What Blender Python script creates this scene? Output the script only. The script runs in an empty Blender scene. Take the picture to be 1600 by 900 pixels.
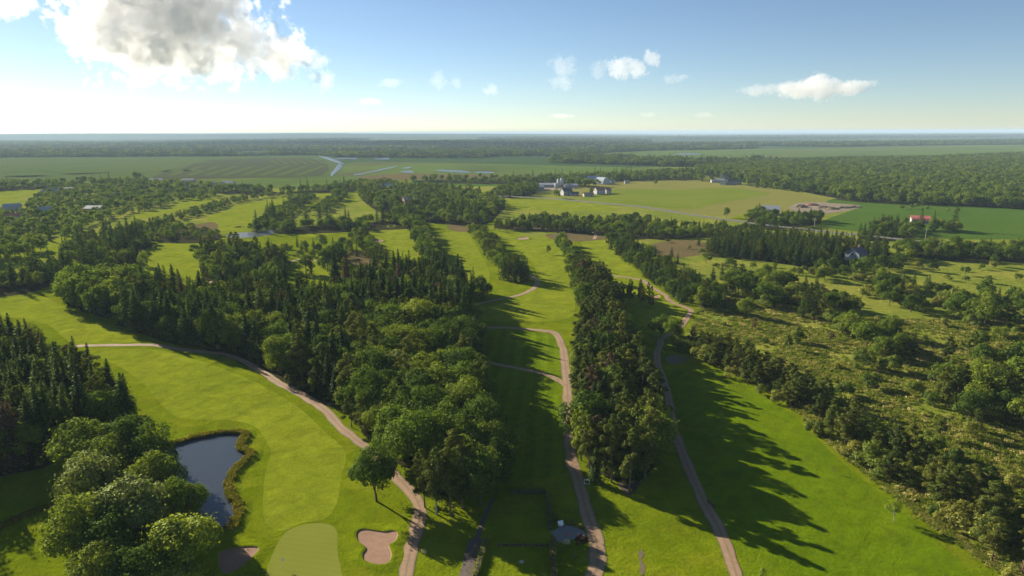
import bpy, math, random
import numpy as np
from mathutils import Vector, Matrix
rad = math.radians
scene = bpy.context.scene
COL = scene.collection

# ------------------------------------------------------------------ camera
CAM_H, FOC, PITCH, ROLL = 70.0, 1066.0, math.atan((450 - 207) / 1066.0), rad(0.25)
_c, _s = math.cos(ROLL), math.sin(ROLL)
R0 = np.array([1.0, 0, 0]); U0 = np.array([0, math.sin(PITCH), math.cos(PITCH)])
FW = np.array([0, math.cos(PITCH), -math.sin(PITCH)])
R1 = _c * R0 - _s * U0; U1 = _s * R0 + _c * U0
cam_data = bpy.data.cameras.new('camera')
cam = bpy.data.objects.new('camera', cam_data); COL.objects.link(cam)
M = Matrix.Identity(4)
for i in range(3):
    M[i][0], M[i][1], M[i][2] = R1[i], U1[i], -FW[i]
M[2][3] = CAM_H
cam.matrix_world = M
cam_data.sensor_width = 36.0; cam_data.lens = 36.0 * FOC / 1600.0
cam_data.clip_start = 0.5; cam_data.clip_end = 300000
scene.camera = cam

# ------------------------------------------------------------------ sky, sun, exposure
SUN_EL, SUN_AZ = 20.5, 48.0          # azimuth: degrees to the left of the view direction
world = bpy.data.worlds.new('World'); scene.world = world; world.use_nodes = True
wn = world.node_tree.nodes; wl = world.node_tree.links
sky = wn.new('ShaderNodeTexSky'); sky.sky_type = 'NISHITA'; sky.sun_disc = False
sky.sun_elevation = rad(SUN_EL); sky.sun_rotation = rad(-SUN_AZ)
sky.altitude = 70; sky.air_density = 0.75; sky.dust_density = 0.05; sky.ozone_density = 2.0
wl.new(sky.outputs[0], wn['Background'].inputs[0]); wn['Background'].inputs[1].default_value = 0.05
sun_data = bpy.data.lights.new('sun', 'SUN'); sun = bpy.data.objects.new('sun', sun_data); COL.objects.link(sun)
sun_data.energy = 5.0; sun_data.angle = rad(0.53); sun_data.color = (1.0, 0.89, 0.72)
sdir = Vector((-math.sin(rad(SUN_AZ)) * math.cos(rad(SUN_EL)), math.cos(rad(SUN_AZ)) * math.cos(rad(SUN_EL)), math.sin(rad(SUN_EL))))
sun.rotation_euler = sdir.to_track_quat('Z', 'Y').to_euler(); sun.location = (0, 0, 200)
vs = scene.view_settings
vs.view_transform = 'Standard'; vs.look = 'None'; vs.exposure = 1.25; vs.gamma = 1.0; vs.use_curve_mapping = False
cy = scene.cycles
cy.max_bounces = 8; cy.diffuse_bounces = 3; cy.glossy_bounces = 2; cy.transmission_bounces = 4
cy.transparent_max_bounces = 6; cy.volume_bounces = 7; cy.caustics_reflective = False; cy.caustics_refractive = False
cy.use_denoising = True
cy.denoising_input_passes = 'RGB_ALBEDO_NORMAL'; cy.denoising_prefilter = 'ACCURATE'
HAZE = 7.5e-5

# ------------------------------------------------------------------ helpers
def at(px, py, z=0.0):
    """world point at height z seen at photograph pixel (1600x900)"""
    d = (px - 800.0) * R1 + (450.0 - py) * U1 + FOC * FW
    t = (z - CAM_H) / d[2]
    return np.array([d[0] * t, d[1] * t, z])
def to_px(p):
    q = np.asarray(p, float) - np.array([0, 0, CAM_H])
    w = q @ FW
    return 800 + FOC * (q @ R1) / w, 450 - FOC * (q @ U1) / w, w
def link(o, parent=None):
    COL.objects.link(o)
    if parent is not None: o.parent = parent
    return o
def tag(o, label=None, cat=None, group=None, kind=None):
    if label: o['label'] = label
    if cat: o['category'] = cat
    if group: o['group'] = group
    if kind: o['kind'] = kind
    return o
def empty(name, loc, rz=0.0, scale=None):
    o = bpy.data.objects.new(name, None); o.location = loc; o.rotation_euler = (0, 0, rz)
    o.empty_display_size = 0.2
    if scale is not None: o.scale = scale
    return link(o)
def mesh_from(name, v, f, mats=(), smooth=False, idx=None):
    m = bpy.data.meshes.new(name)
    v = np.asarray(v, np.float32)
    if isinstance(f, np.ndarray) and f.ndim == 2:
        k = f.shape[1]; n = len(f)
        m.vertices.add(len(v)); m.vertices.foreach_set('co', v.ravel())
        m.loops.add(n * k); m.loops.foreach_set('vertex_index', f.astype(np.int32).ravel())
        m.polygons.add(n); m.polygons.foreach_set('loop_start', np.arange(0, n * k, k, dtype=np.int32))
        m.polygons.foreach_set('loop_total', np.full(n, k, np.int32))
    else:
        m.from_pydata([tuple(map(float, p)) for p in v], [], [tuple(int(i) for i in q) for q in f])
    for mt in mats: m.materials.append(mt)
    if idx is not None: m.polygons.foreach_set('material_index', np.asarray(idx, np.int32))
    if smooth: m.polygons.foreach_set('use_smooth', np.ones(len(m.polygons), bool))
    m.update(calc_edges=True); m.validate()
    return m
def obj(name, mesh, parent=None, loc=None, rz=None):
    o = bpy.data.objects.new(name, mesh)
    if loc is not None: o.location = loc
    if rz is not None: o.rotation_euler = (0, 0, rz)
    return link(o, parent)
class MB:
    """collects simple solids into one mesh"""
    def __init__(s): s.v = []; s.f = []
    def add(s, v, f):
        b = len(s.v); s.v += [tuple(map(float, p)) for p in v]; s.f += [tuple(i + b for i in q) for q in f]; return s
    def box(s, c, d):
        x, y, z = c; a, b, h = d[0] / 2, d[1] / 2, d[2] / 2
        v = [(x - a, y - b, z - h), (x + a, y - b, z - h), (x + a, y + b, z - h), (x - a, y + b, z - h),
             (x - a, y - b, z + h), (x + a, y - b, z + h), (x + a, y + b, z + h), (x - a, y + b, z + h)]
        return s.add(v, [(0, 3, 2, 1), (4, 5, 6, 7), (0, 1, 5, 4), (1, 2, 6, 5), (2, 3, 7, 6), (3, 0, 4, 7)])
    def tube(s, pts, radii, n=7, cap=True):
        pts = [np.array(p, float) for p in pts]; v = []; f = []
        for i, p in enumerate(pts):
            d = (pts[min(i + 1, len(pts) - 1)] - pts[max(i - 1, 0)]); d /= (np.linalg.norm(d) + 1e-9)
            a = np.cross(d, (0, 0, 1) if abs(d[2]) < .9 else (1, 0, 0)); a /= np.linalg.norm(a); b = np.cross(d, a)
            for k in range(n):
                t = 2 * math.pi * k / n; v.append(p + radii[i] * (math.cos(t) * a + math.sin(t) * b))
        for i in range(len(pts) - 1):
            for k in range(n):
                f.append((i * n + k, i * n + (k + 1) % n, (i + 1) * n + (k + 1) % n, (i + 1) * n + k))
        if cap: f.append(tuple(range(n))[::-1]); f.append(tuple(range((len(pts) - 1) * n, len(pts) * n)))
        return s.add(v, f)
    def mesh(s, name, mat, smooth=False): return mesh_from(name, s.v, s.f, (mat,), smooth)
    def build(s, name, mat, parent=None, smooth=False, loc=None, rz=None):
        return obj(name, s.mesh(name, mat, smooth), parent, loc, rz)

def inside(poly, P):
    """points P (n,2) inside polygon"""
    poly = np.asarray(poly)[:, :2]; x, y = P[:, 0], P[:, 1]; r = np.zeros(len(P), bool)
    j = len(poly) - 1
    for i in range(len(poly)):
        xi, yi = poly[i]; xj, yj = poly[j]
        c = ((yi > y) != (yj > y)) & (x < (xj - xi) * (y - yi) / (yj - yi + 1e-12) + xi)
        r ^= c; j = i
    return r
def seg_dist(P, a, b):
    d = b - a; t = np.clip(((P - a) @ d) / (d @ d + 1e-9), 0, 1)
    return np.linalg.norm(P - (a + t[:, None] * d), axis=1)
def line_dist(P, L):
    r = np.full(len(P), 1e9)
    for a, b in zip(L[:-1], L[1:]): r = np.minimum(r, seg_dist(P, np.asarray(a)[:2], np.asarray(b)[:2]))
    return r
def catmull(pts, k=6, closed=True):
    P = np.asarray(pts, float); n = len(P); out = []
    rng_ = range(n) if closed else range(n - 1)
    for i in rng_:
        if closed: p0, p1, p2, p3 = P[(i - 1) % n], P[i], P[(i + 1) % n], P[(i + 2) % n]
        else: p0, p1, p2, p3 = P[max(i - 1, 0)], P[i], P[i + 1], P[min(i + 2, n - 1)]
        for t in np.linspace(0, 1, k, endpoint=False):
            out.append(0.5 * ((2 * p1) + (-p0 + p2) * t + (2 * p0 - 5 * p1 + 4 * p2 - p3) * t * t + (-p0 + 3 * p1 - 3 * p2 + p3) * t ** 3))
    if not closed: out.append(P[-1])
    return np.array(out)
def pxpoly(pts, z=0.0, k=5, jit=0.0, seed=1):
    q = catmull(pts, k) if k > 1 else np.asarray(pts, float)
    w = np.array([at(a, b, z)[:2] for a, b in q])
    if jit > 0:
        rg = np.random.default_rng(seed)
        w = w + rg.normal(0, jit, w.shape)
    return w
def sheet(name, w, z, mat):
    """a flat sheet on the ground, bounded by world polygon w"""
    m = mesh_from(name, np.c_[w, np.full(len(w), z)], [tuple(range(len(w)))], (mat,))
    if m.polygons[0].normal.z < 0: m.flip_normals()
    return tag(obj(name, m), kind='structure')
def ribbon_mesh(name, px, width, z, mat, jit=0.12, k=6, seed=3, world=False):
    P = catmull(px, k, closed=False)
    W = P if world else np.array([at(a, b)[:2] for a, b in P])
    # resample
    d = np.r_[0, np.cumsum(np.linalg.norm(np.diff(W, axis=0), axis=1))]
    n = max(6, min(200, int(d[-1] / 1.8))); s = np.linspace(0, d[-1], n)
    W = np.c_[np.interp(s, d, W[:, 0]), np.interp(s, d, W[:, 1])]
    T = np.gradient(W, axis=0); T /= np.linalg.norm(T, axis=1)[:, None]; N = np.c_[-T[:, 1], T[:, 0]]
    rg = np.random.default_rng(seed)
    wl_ = width / 2 + rg.normal(0, jit, n); wr_ = width / 2 + rg.normal(0, jit, n)
    wl_ = np.convolve(np.pad(wl_, 1, 'edge'), [.25, .5, .25], 'valid'); wr_ = np.convolve(np.pad(wr_, 1, 'edge'), [.25, .5, .25], 'valid')
    A = W + N * wl_[:, None]; C = W - N * wr_[:, None]
    v = np.c_[np.stack([A, W, C], 1).reshape(-1, 2), np.tile([z, z + .03, z], n)]
    f = []
    for i in range(n - 1):
        f += [(i * 3, i * 3 + 1, i * 3 + 4, i * 3 + 3), (i * 3 + 1, i * 3 + 2, i * 3 + 5, i * 3 + 4)]
    m = mesh_from(name, v, f, (mat,))
    if m.polygons[0].normal.z < 0: m.flip_normals()
    uv = m.uv_layers.new(name='uv')
    uu = np.tile([0.0, .5, 1.0], n)
    li = np.zeros(len(m.loops), np.int32); m.loops.foreach_get('vertex_index', li)
    uv.data.foreach_set('uv', np.c_[uu[li], np.repeat(s, 3)[li]].astype(np.float32).ravel())
    return m, W

# ------------------------------------------------------------------ materials
def new_mat(name):
    m = bpy.data.materials.new(name); m.use_nodes = True
    nt = m.node_tree; b = nt.nodes['Principled BSDF']
    return m, nt, b
def nd(nt, t, **kw):
    n = nt.nodes.new(t)
    for k, v in kw.items(): setattr(n, k, v)
    return n
def noise(nt, vec, scale, detail=4.0, rough=.55, dist=0.0):
    n = nd(nt, 'ShaderNodeTexNoise'); n.inputs['Scale'].default_value = scale
    n.inputs['Detail'].default_value = detail; n.inputs['Roughness'].default_value = rough
    n.inputs['Distortion'].default_value = dist
    nt.links.new(vec, n.inputs['Vector']); return n.outputs['Fac']
def ramp(nt, fac, stops):
    r = nd(nt, 'ShaderNodeValToRGB'); e = r.color_ramp.elements
    while len(e) < len(stops): e.new(0.5)
    for q, (p, c) in zip(e, stops): q.position = p; q.color = (c[0], c[1], c[2], 1)
    nt.links.new(fac, r.inputs[0]); return r.outputs[0]
def mixc(nt, fac, a, b, mode='MIX'):
    n = nd(nt, 'ShaderNodeMix', data_type='RGBA', blend_type=mode)
    for s, x in ((n.inputs[0], fac), (n.inputs[6], a), (n.inputs[7], b)):
        if isinstance(x, (int, float)): s.default_value = x
        elif isinstance(x, (tuple, list)): s.default_value = (x[0], x[1], x[2], 1)
        else: nt.links.new(x, s)
    return n.outputs[2]
def maprange(nt, x, a, b, c=0.0, d=1.0):
    n = nd(nt, 'ShaderNodeMapRange'); nt.links.new(x, n.inputs[0])
    for i, v in enumerate((a, b, c, d)): n.inputs[i + 1].default_value = v
    return n.outputs[0]
def vmath(nt, op, a, b):
    n = nd(nt, 'ShaderNodeVectorMath', operation=op); nt.links.new(a, n.inputs[0]); n.inputs[1].default_value = b
    return n.outputs[0]
def ground_mat(name, macro, fine, mscale=.03, fscale=.6, fmix=.5, bump=.25, bscale=.07, fbump=.05, sheen=.0, stripes=None, patch=None, rough=.95, mott=0.0):
    """macro / fine: colour ramps driven by large and small noise in world metres"""
    m, nt, b = new_mat(name)
    pos = nd(nt, 'ShaderNodeNewGeometry').outputs['Position']
    a = ramp(nt, noise(nt, pos, mscale, 4, .6, .4), macro)
    f = ramp(nt, noise(nt, pos, fscale, 5, .7), fine)
    col = mixc(nt, fmix, a, f)
    if patch:
        psc, lo, hi, pc = patch
        col = mixc(nt, maprange(nt, noise(nt, pos, psc, 5, .65, .6), lo, hi), col, pc)
    if mott:
        mo = maprange(nt, noise(nt, pos, .22, 7, .78, .8), .34, .68, 1 - mott, 1 + mott * .55)
        cb = nd(nt, 'ShaderNodeCombineColor')
        for q in range(3): nt.links.new(mo, cb.inputs[q])
        col = mixc(nt, 1.0, col, cb.outputs[0], 'MULTIPLY')
    if stripes:
        ang, wid, amt = stripes
        mp = nd(nt, 'ShaderNodeMapping'); mp.inputs['Rotation'].default_value = (0, 0, rad(ang)); nt.links.new(pos, mp.inputs[0])
        w = nd(nt, 'ShaderNodeTexWave'); w.inputs['Scale'].default_value = 1 / wid * .314; w.inputs['Distortion'].default_value = 1.6
        w.inputs['Detail'].default_value = 2; w.inputs['Detail Scale'].default_value = .4
        nt.links.new(mp.outputs[0], w.inputs[0])
        col = mixc(nt, maprange(nt, w.outputs['Fac'], .35, .65, 0, amt), col, mixc(nt, 1.0, col, (.60, .68, .55), 'MULTIPLY'))
    nt.links.new(col, b.inputs['Base Color']); b.inputs['Roughness'].default_value = rough
    b.inputs['Specular IOR Level'].default_value = .0
    if 0 and sheen:
        b.inputs['Sheen Weight'].default_value = sheen; b.inputs['Sheen Roughness'].default_value = .45
        b.inputs['Sheen Tint'].default_value = (.9, 1, .35, 1)
    b1 = nd(nt, 'ShaderNodeBump'); b1.inputs['Strength'].default_value = 1.0; b1.inputs['Distance'].default_value = bump
    nt.links.new(noise(nt, pos, bscale, 3, .5), b1.inputs['Height'])
    b2 = nd(nt, 'ShaderNodeBump'); b2.inputs['Strength'].default_value = 1.0; b2.inputs['Distance'].default_value = fbump
    nt.links.new(noise(nt, pos, 1.3, 5, .75), b2.inputs['Height'])
    nt.links.new(b1.outputs[0], b2.inputs['Normal']); nt.links.new(b2.outputs[0], b.inputs['Normal'])
    return m
def leaf_mat(name, cols, trans=.35, gloss=.12, tint=(1, 1, .6)):
    m, nt, b = new_mat(name); nt.nodes.remove(b)
    oi = nd(nt, 'ShaderNodeObjectInfo'); ge = nd(nt, 'ShaderNodeNewGeometry')
    base = ramp(nt, oi.outputs['Random'], cols)
    v = maprange(nt, ge.outputs['Random Per Island'], 0, 1, .9, 2.5)
    hsv = nd(nt, 'ShaderNodeHueSaturation'); nt.links.new(base, hsv.inputs['Color']); nt.links.new(v, hsv.inputs['Value'])
    c = mixc(nt, 1.0, hsv.outputs[0], (1.08, .97, .78), 'MULTIPLY')
    df = nd(nt, 'ShaderNodeBsdfDiffuse'); nt.links.new(c, df.inputs[0])
    tr = nd(nt, 'ShaderNodeBsdfTranslucent'); nt.links.new(mixc(nt, 1.0, c, tuple(1.3 * t for t in tint), 'MULTIPLY'), tr.inputs[0])
    mx = nd(nt, 'ShaderNodeMixShader'); mx.inputs[0].default_value = trans
    nt.links.new(df.outputs[0], mx.inputs[1]); nt.links.new(tr.outputs[0], mx.inputs[2])
    gl = nd(nt, 'ShaderNodeBsdfGlossy'); gl.inputs['Roughness'].default_value = .5; gl.inputs[0].default_value = (.85, 1.0, .6, 1)
    mg = nd(nt, 'ShaderNodeMixShader'); mg.inputs[0].default_value = gloss * .10
    nt.links.new(mx.outputs[0], mg.inputs[1]); nt.links.new(gl.outputs[0], mg.inputs[2])
    nt.links.new(mg.outputs[0], nt.nodes['Material Output'].inputs[0])
    return m
def plain(name, col, rough=.8, var=.25, scale=2.0, metal=0.0):
    m, nt, b = new_mat(name)
    pos = nd(nt, 'ShaderNodeNewGeometry').outputs['Position']
    c = ramp(nt, noise(nt, pos, scale, 5, .65), [(.3, tuple(x * (1 - var) for x in col)), (.7, tuple(min(1, x * (1 + var)) for x in col))])
    nt.links.new(c, b.inputs['Base Color']); b.inputs['Roughness'].default_value = rough; b.inputs['Metallic'].default_value = metal
    return m
def S(*c): return tuple(c)

MAT = {}
MAT['meadow'] = ground_mat('meadow', [(.25, (0.0772, 0.1345, 0.0106)), (.45, (0.1468, 0.1979, 0.0191)), (.6, (0.2937, 0.2769, 0.0477)), (.75, (0.1547, 0.1661, 0.0296))], [(.3, (0.0772, 0.1266, 0.0106)), (.52, (0.1854, 0.2136, 0.0254)), (.72, (0.4328, 0.3956, 0.1164))], mscale=.025, fscale=.45, fmix=.55, bump=.6, bscale=.06, fbump=.5)
MAT['rough'] = ground_mat('mown_rough', [(.25, (0.0907, 0.1506, 0.0027)), (.75, (0.1996, 0.2382, 0.0053))], [(.25, (0.0858, 0.1383, 0.0027)), (.75, (0.1950, 0.2382, 0.0053))], mscale=.035, fscale=1.1, fmix=.5, bump=1.3, bscale=.045, fbump=0.35, mott=.30, patch=(.09, .48, .75, (0.2108, 0.2304, 0.0107)))
MAT['fairway'] = ground_mat('fairway_turf', [(.25, (0.1526, 0.2087, 0.0092)), (.75, (0.2543, 0.2839, 0.0185))], [(.25, (0.1526, 0.2048, 0.0082)), (.75, (0.2607, 0.2905, 0.0185))], mscale=.04, fscale=1.1, fmix=.45, bump=1.1, bscale=.055, fbump=0.24, mott=.30, patch=(.07, .5, .78, (0.1463, 0.1981, 0.0103)), stripes=(24, 5.5, .09))
MAT['striped'] = ground_mat('striped_turf', [(.25, (0.0913, 0.1640, 0.0025)), (.75, (0.1696, 0.2353, 0.0050))], [(.25, (0.0887, 0.1568, 0.0025)), (.75, (0.1722, 0.2353, 0.0050))], mscale=.04, fscale=1.1, fmix=.5, bump=0.8, bscale=.05, fbump=0.2, mott=.30, stripes=(4, 4.2, .45), patch=(.1, .52, .78, (.13, .15, .01)))
MAT['green'] = ground_mat('putting_green', [(.3, (0.1695, 0.1949, 0.0298)), (.7, (0.2052, 0.2241, 0.0382))], [(.3, (0.1650, 0.1949, 0.0298)), (.7, (0.2096, 0.2241, 0.0382))], mscale=.1, fscale=2.5, fmix=.5, bump=.12, bscale=.08, fbump=.015, stripes=(-78, 1.4, .12))
MAT['floor'] = ground_mat('forest_floor', [(.3, (.022, .028, .010)), (.7, (.05, .045, .022))], [(.3, (.02, .025, .008)), (.7, (.055, .05, .025))],
                          mscale=.15, fscale=1.2, bump=.3, bscale=.2, fbump=.2)
MAT['heath'] = ground_mat('heath_patch', [(.3, (.10, .085, .035)), (.7, (.17, .125, .06))], [(.3, (.09, .085, .03)), (.7, (.18, .13, .065))],
                          mscale=.06, fscale=.5, bump=.3, bscale=.1, fbump=.25)
MAT['hay'] = ground_mat('hay_field', [(.3, (0.1294, 0.1862, 0.0126)), (.55, (0.1708, 0.2095, 0.0210)), (.75, (0.1966, 0.1979, 0.0420))], [(.3, (0.1294, 0.1805, 0.0126)), (.7, (0.1811, 0.2036, 0.0315))], mscale=.012, fscale=.25, fmix=.4, bump=.8, bscale=.02, fbump=.2, stripes=(75, 16, .35))
MAT['dryhay'] = ground_mat('dry_field', [(.3, (0.1587, 0.1751, 0.0315)), (.6, (0.2116, 0.1977, 0.0525)), (.8, (0.1481, 0.1751, 0.0263))], [(.3, (0.1481, 0.1695, 0.0263)), (.7, (0.2222, 0.2034, 0.0578))], mscale=.012, fscale=.2, fmix=.4, bump=.8, bscale=.02, fbump=.2)
MAT['crop'] = ground_mat('crop_field', [(.3, (0.0515, 0.1133, 0.0147)), (.7, (0.0886, 0.1533, 0.0210))], [(.3, (0.0451, 0.0999, 0.0126)), (.7, (0.0966, 0.1600, 0.0231))],
                         mscale=.02, fscale=.3, fmix=.5, bump=.6, bscale=.02, fbump=.4, stripes=(60, 5, .3))
MAT['marsh'] = ground_mat('marsh', [(.25, (0.0483, 0.0949, 0.0210)), (.5, (0.1035, 0.1627, 0.0294)), (.75, (0.1380, 0.1763, 0.0420))], [(.3, (0.0552, 0.1017, 0.0210)), (.7, (0.1242, 0.1695, 0.0368))],
                          mscale=.004, fscale=.03, fmix=.4, bump=1, bscale=.01, fbump=.5, patch=(.0025, .52, .68, (.10, .085, .05)))
MAT['peat'] = ground_mat('peat_bog', [(.25, (0.0504, 0.1102, 0.0227)), (.5, (0.0862, 0.1271, 0.0328)), (.75, (0.1006, 0.1102, 0.0428))], [(.3, (0.0575, 0.1102, 0.0227)), (.7, (0.1006, 0.1186, 0.0378))], mscale=.004, fscale=.02, fmix=.4, bump=1, bscale=.01, fbump=.5)
MAT['plain'] = ground_mat('far_plain', [(.3, (0.0300, 0.0655, 0.0238)), (.55, (0.0450, 0.0858, 0.0290)), (.72, (0.1125, 0.1638, 0.0462))], [(.3, (0.0270, 0.0593, 0.0211)), (.7, (0.0675, 0.1092, 0.0343))],
                          mscale=.0012, fscale=.006, fmix=.5, bump=3, bscale=.01, fbump=.5)
def water_mat(name, deep, rough=.06, bump=.03):
    m, nt, b = new_mat(name)
    b.inputs['Base Color'].default_value = (*deep, 1); b.inputs['Roughness'].default_value = rough
    b.inputs['IOR'].default_value = 1.33; b.inputs['Specular IOR Level'].default_value = .5
    pos = nd(nt, 'ShaderNodeNewGeometry').outputs['Position']
    bp = nd(nt, 'ShaderNodeBump'); bp.inputs['Distance'].default_value = bump
    nt.links.new(noise(nt, pos, 1.8, 4, .6), bp.inputs['Height']); nt.links.new(bp.outputs[0], b.inputs['Normal'])
    return m
MAT['water'] = water_mat('pond_water', (.045, .055, .068), .10, .05)
MAT['farwater'] = water_mat('marsh_water', (.05, .055, .055), .3, .02)
def gravel_mat(name, c1, c2, track=True):
    m, nt, b = new_mat(name)
    pos = nd(nt, 'ShaderNodeNewGeometry').outputs['Position']
    col = ramp(nt, noise(nt, pos, .9, 6, .75), [(.3, c1), (.7, c2)])
    col = mixc(nt, maprange(nt, noise(nt, pos, .12, 3), .4, .7, 0, .45), col, tuple(.7 * x for x in c1))
    if track:
        uv = nd(nt, 'ShaderNodeUVMap'); sx = nd(nt, 'ShaderNodeSeparateXYZ'); nt.links.new(uv.outputs[0], sx.inputs[0])
        mm = nd(nt, 'ShaderNodeMath', operation='PINGPONG'); mm.inputs[1].default_value = .5; nt.links.new(sx.outputs[0], mm.inputs[0])
        edge = maprange(nt, mm.outputs[0], .0, .14, 1, 0)
        col = mixc(nt, edge, col, (.09, .10, .03))
        mid = maprange(nt, mm.outputs[0], .36, .5, 0, .55)
        col = mixc(nt, mid, col, (.12, .11, .055))
    nt.links.new(col, b.inputs['Base Color']); b.inputs['Roughness'].default_value = .95
    bp = nd(nt, 'ShaderNodeBump'); bp.inputs['Distance'].default_value = .06
    nt.links.new(noise(nt, pos, 4, 5, .7), bp.inputs['Height']); nt.links.new(bp.outputs[0], b.inputs['Normal'])
    return m
MAT['gravel'] = gravel_mat('gravel', (.25, .15, .08), (.37, .24, .14))
MAT['dirt'] = gravel_mat('dirt_track', (.085, .06, .05), (.14, .10, .08))
MAT['asphalt'] = gravel_mat('asphalt', (.10, .095, .085), (.14, .13, .115), False)
MAT['sand'] = gravel_mat('bunker_sand', (.23, .125, .072), (.32, .19, .115), False)
MAT['yard'] = gravel_mat('yard_gravel', (.16, .125, .07), (.22, .165, .10), False)
MAT['bark'] = plain('bark', (.085, .065, .05), .95, .4, 3)
MAT['pinebark'] = plain('pine_bark', (.16, .105, .07), .95, .4, 3)
MAT['birchbark'] = plain('birch_bark', (.42, .39, .35), .9, .45, 4)
for i_, (nm_, cs_) in enumerate((('spruce', [(0, (.020, .042, .013)), (.4, (.027, .055, .014)), (.75, (.042, .070, .015)), (1, (.018, .040, .017))]), ('spruce_a', [(0, (.015, .034, .014)), (1, (.019, .040, .015))]), ('spruce_b', [(0, (.026, .052, .014)), (1, (.031, .060, .015))]), ('spruce_c', [(0, (.042, .070, .015)), (1, (.050, .078, .016))]))): MAT[nm_] = leaf_mat(nm_ + '_needles', cs_, .25, .10)
for nm_, cs_ in (('pine', [(0, (.036, .056, .013)), (.5, (.052, .074, .015)), (1, (.070, .088, .019))]), ('pine_a', [(0, (.030, .048, .012)), (1, (.037, .058, .013))]), ('pine_b', [(0, (.048, .070, .015)), (1, (.055, .078, .016))]), ('pine_c', [(0, (.068, .088, .018)), (1, (.080, .096, .021))])): MAT[nm_] = leaf_mat(nm_ + '_needles', cs_, .28, .10)
for nm_, cs_ in (('broad', [(0, (.034, .066, .011)), (.35, (.052, .092, .013)), (.7, (.078, .120, .017)), (1, (.100, .138, .020))]), ('broad_a', [(0, (.032, .062, .011)), (1, (.040, .074, .012))]), ('broad_b', [(0, (.054, .094, .013)), (1, (.066, .108, .015))]), ('broad_c', [(0, (.086, .126, .018)), (1, (.104, .140, .022))])): MAT[nm_] = leaf_mat(nm_ + '_leaves', cs_, .38, .06)
MAT['silver'] = leaf_mat('silver_leaves', [(0, (.085, .115, .032)), (1, (.098, .126, .036))], .35, .2)
MAT['bright'] = leaf_mat('bright_leaves', [(0, (.095, .140, .012)), (1, (.115, .150, .016))], .42, .2)
for nm_, cs_ in (('shrub', [(0, (.045, .078, .012)), (.4, (.070, .105, .015)), (.8, (.098, .128, .020)), (1, (.115, .120, .028))]), ('shrub_a', [(0, (.040, .070, .012)), (1, (.050, .084, .013))]), ('shrub_b', [(0, (.070, .105, .015)), (1, (.082, .118, .018))]), ('shrub_c', [(0, (.105, .130, .022)), (1, (.120, .130, .030))])): MAT[nm_] = leaf_mat(nm_ + '_leaves', cs_, .38, .15)
MAT['drywood'] = leaf_mat('dry_twigs', [(0, (.075, .058, .045)), (1, (.09, .068, .05))], .15, .0)
MAT['redleaf'] = leaf_mat('red_leaves', [(0, (.028, .006, .009)), (1, (.035, .008, .01))], .2, .15)
MAT['whiteflower'] = leaf_mat('white_flowers', [(0, (.28, .30, .22)), (1, (.32, .33, .25))], .3, .0)
MAT['reed'] = leaf_mat('reed_blades', [(0, (.062, .075, .011)), (.5, (.09, .095, .015)), (1, (.115, .11, .027))], .35, .0)
MAT['tuft'] = leaf_mat('tuft_blades', [(0, (.060, .095, .012)), (.4, (.09, .125, .02)), (.68, (.125, .15, .038)), (.9, (.19, .19, .075)), (1, (.26, .25, .14))], .35, .0)
MAT['pinkflower'] = leaf_mat('pink_flowers', [(0, (.16, .075, .085)), (1, (.19, .09, .10))], .3, .0)
# ------------------------------------------------------------------ ground
MAT['farfield'] = ground_mat('far_field', [(.3, (.12, .16, .05)), (.7, (.19, .20, .09))], [(.3, (.12, .16, .05)), (.7, (.18, .19, .08))], mscale=.001, fscale=.01)
gl = [-80000, -40000, -18000, -9000, -4000, -2000, -1200, -800, -500, -300, -150, 0]
gx = sorted(set(gl + [-x for x in gl])); gy = [-3000, -1000, -300, -100, 0, 60, 120, 200, 300, 400, 550, 750, 1000, 1400, 2000, 3000, 4500, 7000, 11000, 20000, 40000, 80000]
gv = [(x, y, 0) for y in gy for x in gx]; nx = len(gx)
gf = [(j * nx + i, j * nx + i + 1, (j + 1) * nx + i + 1, (j + 1) * nx + i) for j in range(len(gy) - 1) for i in range(nx - 1)]
near_rows = [k for k in range(len(gf)) if gy[k // (nx - 1)] < 1400]
gidx = [0 if gy[k // (nx - 1)] < 1400 else 1 for k in range(len(gf))]
tag(obj('ground', mesh_from('ground', gv, gf, (MAT['meadow'], MAT['plain']), idx=gidx)), kind='structure')

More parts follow.
